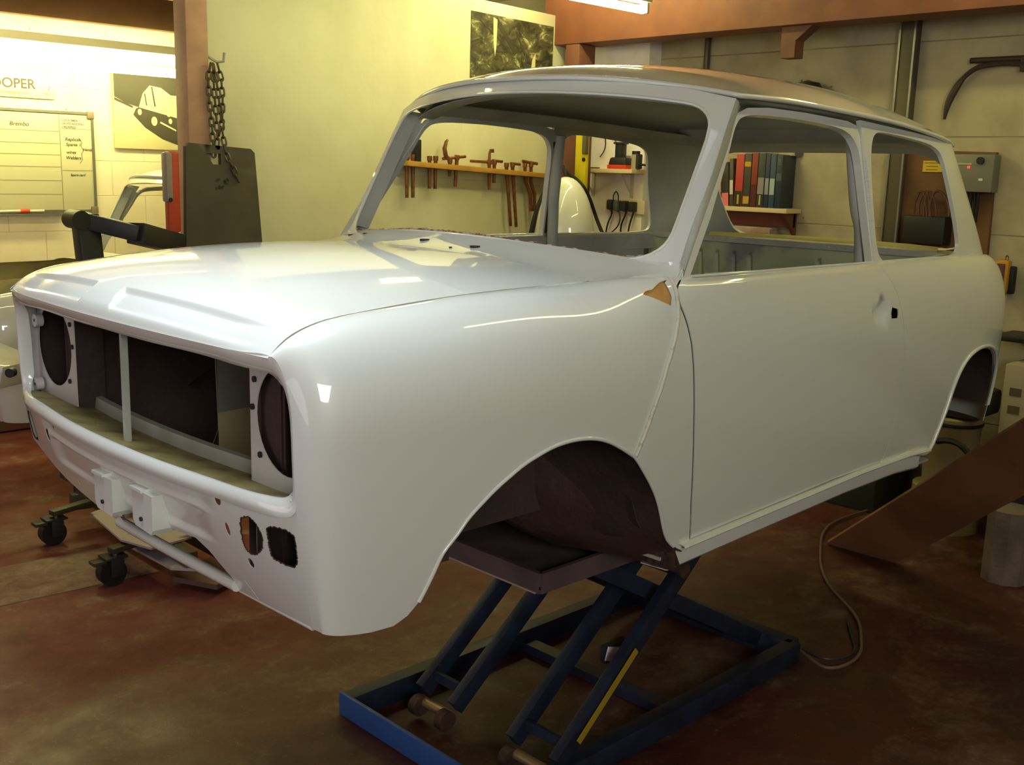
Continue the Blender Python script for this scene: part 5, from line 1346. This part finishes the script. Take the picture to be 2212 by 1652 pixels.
# pendant control hanging from a nail
pd = thing('pendant_control', 'orange-yellow hoist pendant hanging on the blockwork beside the rear of the car', 'control', tuple(at(2165, 597, x=4.24)))
MB().box((0, 0, 0), (.05, .065, .155), None, .014).build('yellow_case', mat('orange_yellow_plastic', 'b8861f', .5), pd)
MB().box((-.022, .004, .0), (.014, .044, .12), None, .004).build('button_panel', mat('maroon_panel', '5a3330', .5), pd)
MB().cyl((-.034, .002, .005), (-.026, .002, .005), .010).build('white_button', mat('white_plastic', 'd9d6cc', .4), pd); MB().cyl((-.034, .002, -.032), (-.026, .002, -.032), .013).build('black_button', M_black, pd)
MB().box((.018, -.036, -.015), (.045, .034, .13), None, .012).build('black_side_cover', M_black, pd); MB().box((.018, .034, .0), (.04, .02, .09), None, .008).build('black_side_cover', M_black, pd)
MB().cyl((0, 0, -.075), (0, 0, -.102), .020, .014).build('cable_gland', M_black, pd)
MB().tube([(.0 + .014 * math.cos(a), -.012 + .012 * math.cos(a), .085 + .012 * math.sin(a)) for a in np.linspace(0, 6.2, 12)], .003, 6).build('hanging_ring', M_steel, pd)

# curved pruning hook and rod high on the wall
sh = thing('curved_hook', 'long dark curved iron blade hanging high on the blockwork at far right', 'tool', (0, 0, 0))
P = [(2040, 258), (2048, 225), (2062, 196), (2084, 166), (2110, 147), (2140, 139), (2180, 136), (2225, 140)]
MB().tube(smooth_path([tuple(at(u_, v_, x=4.27)) for u_, v_ in P], 6), [max(.004, .006 + .012 * math.sin(min(1, k / 18) * math.pi * .9)) if k < 18 else .012 for k in range(43)], 8).build('curved_blade', mat('dark_rusty_iron', '3a2a22', .6), sh)
MB().cyl(at(2097, 131, x=4.275), at(2225, 125, x=4.275), .013).build('iron_rod', mat('dark_rusty_iron', '3a2a22', .6), sh)
MB().box(at(2215, 140, x=4.28), (.04, .03, .06)).build('wall_clip', mat('dark_rusty_iron', '3a2a22', .6), sh)
# dark head of some tool just above the roof line
tag(MB().lathe([(.001, -.05), (.07, -.05), (.085, -.02), (.06, .02), (.001, .035)], tuple(at(1745, 188, x=4.22)), seg=20).build('rounded_cap', M_black), 'black rounded cap just showing over the roof line', 'cap')
tag(MB().box((4.17, -.62, .905), (.26, .90, .022), None, .003).build('dark_shelf', M_black), 'thin dark shelf edge on the blockwork at the right border', 'shelf')

# white carton, bucket, plank and stump behind the rear wheel arch
cb = thing('carton', 'tall white carton with two grey printed squares against the blockwork', 'carton', (4.05, -.40, 0))
MB().box((0, .05, .585), (.20, .13, .45), None, .004).build('carton_box', mat('off_white_card', 'a39b86', .7), cb); MB().box((0, 0, .18), (.26, .22, .355), None, .006).build('lower_box', M_darkpl, cb)
for z_ in (.69, .61): MB().box((-.1015, .06, z_), (.002, .05, .035)).build('printed_square', mat('grey_print', '57513f', .6), cb)
bk = at(2070, 1050, z=0); bkx, bky = 4.0, -.13
bc = thing('bucket', 'off-white plastic tub with a black band behind the rear wheel arch', 'bucket', (3.98, -.07, .0))
MB().lathe([(.11, .20), (.125, .48), (.132, .50), (.132, .53), (.12, .535)]).build('tub', mat('dirty_white_plastic', '8f8468', .6), bc); MB().lathe([(.1335, .498), (.1345, .503), (.1345, .510), (.1335, .514)]).build('black_band', M_black, bc)
MB().cyl((0, 0, 0), (0, 0, .20), .16, .15).build('lower_tub', mat('dirty_white_plastic', '8f8468', .6), bc)
tag(MB().box((4.02, .02, .60), (.30, .46, .12), None, .03).build('rag_bundle', mat('dark_rag', '2c2420', .9)), 'dark rag bundle heaped on the white tub', 'cloth')
cable('thick black cable arching in front of the white tub', [(2025, 953, 3.80), (2050, 952, 3.78), (2075, 962, 3.77), (2095, 985, 3.76), (2112, 1040, 3.74), (2118, 1120, 3.72)], .014)
dcab = tag(MB().box((4.05, .45, .20), (.35, .45, .40), None, .01).build('dark_cabinet', mat('dull_green_grey', '2f3226', .7)), 'dull green-grey box on the floor behind the sill of the car', 'box')

# leaning brown plank
dv = -Vector(ray(506, 1971)).normalized()
S1 = Vector((3.326, -.172, .018)); S2 = Vector((3.32, .149, .018)); L_ = 1.75
mb = MB(); nn = (S2 - S1).normalized().cross(dv).normalized()
if nn.z > 0: nn = -nn
P4_ = [S1, S2, S2 + dv * L_, S1 + dv * L_]; V4 = [mb.b.verts.new(p) for p in P4_] + [mb.b.verts.new(p + nn * .022) for p in P4_]
for f_ in ((0, 1, 2, 3), (7, 6, 5, 4), (0, 4, 5, 1), (1, 5, 6, 2), (2, 6, 7, 3), (3, 7, 4, 0)): mb.b.faces.new([V4[i] for i in f_])
tag(mb.build('plank', mat('brown_scaffold_plank', '8a5c3c', .7, noise=(3, '6b4429', .4, .65), bump=.2, bscale=14)), 'wide brown plank sloping up from the floor to the right border', 'plank')
sp_ = thing('wood_block', 'grey-brown upright timber block under the sloping plank', 'block', (3.50, -.545, 0))
MB().cyl((0, 0, 0), (0, 0, .30), .092, seg=10).build('block_body', mat('grey_weathered_timber', '75675a', .8, noise=(9, '574b40', .4, .7), bump=.3), sp_)
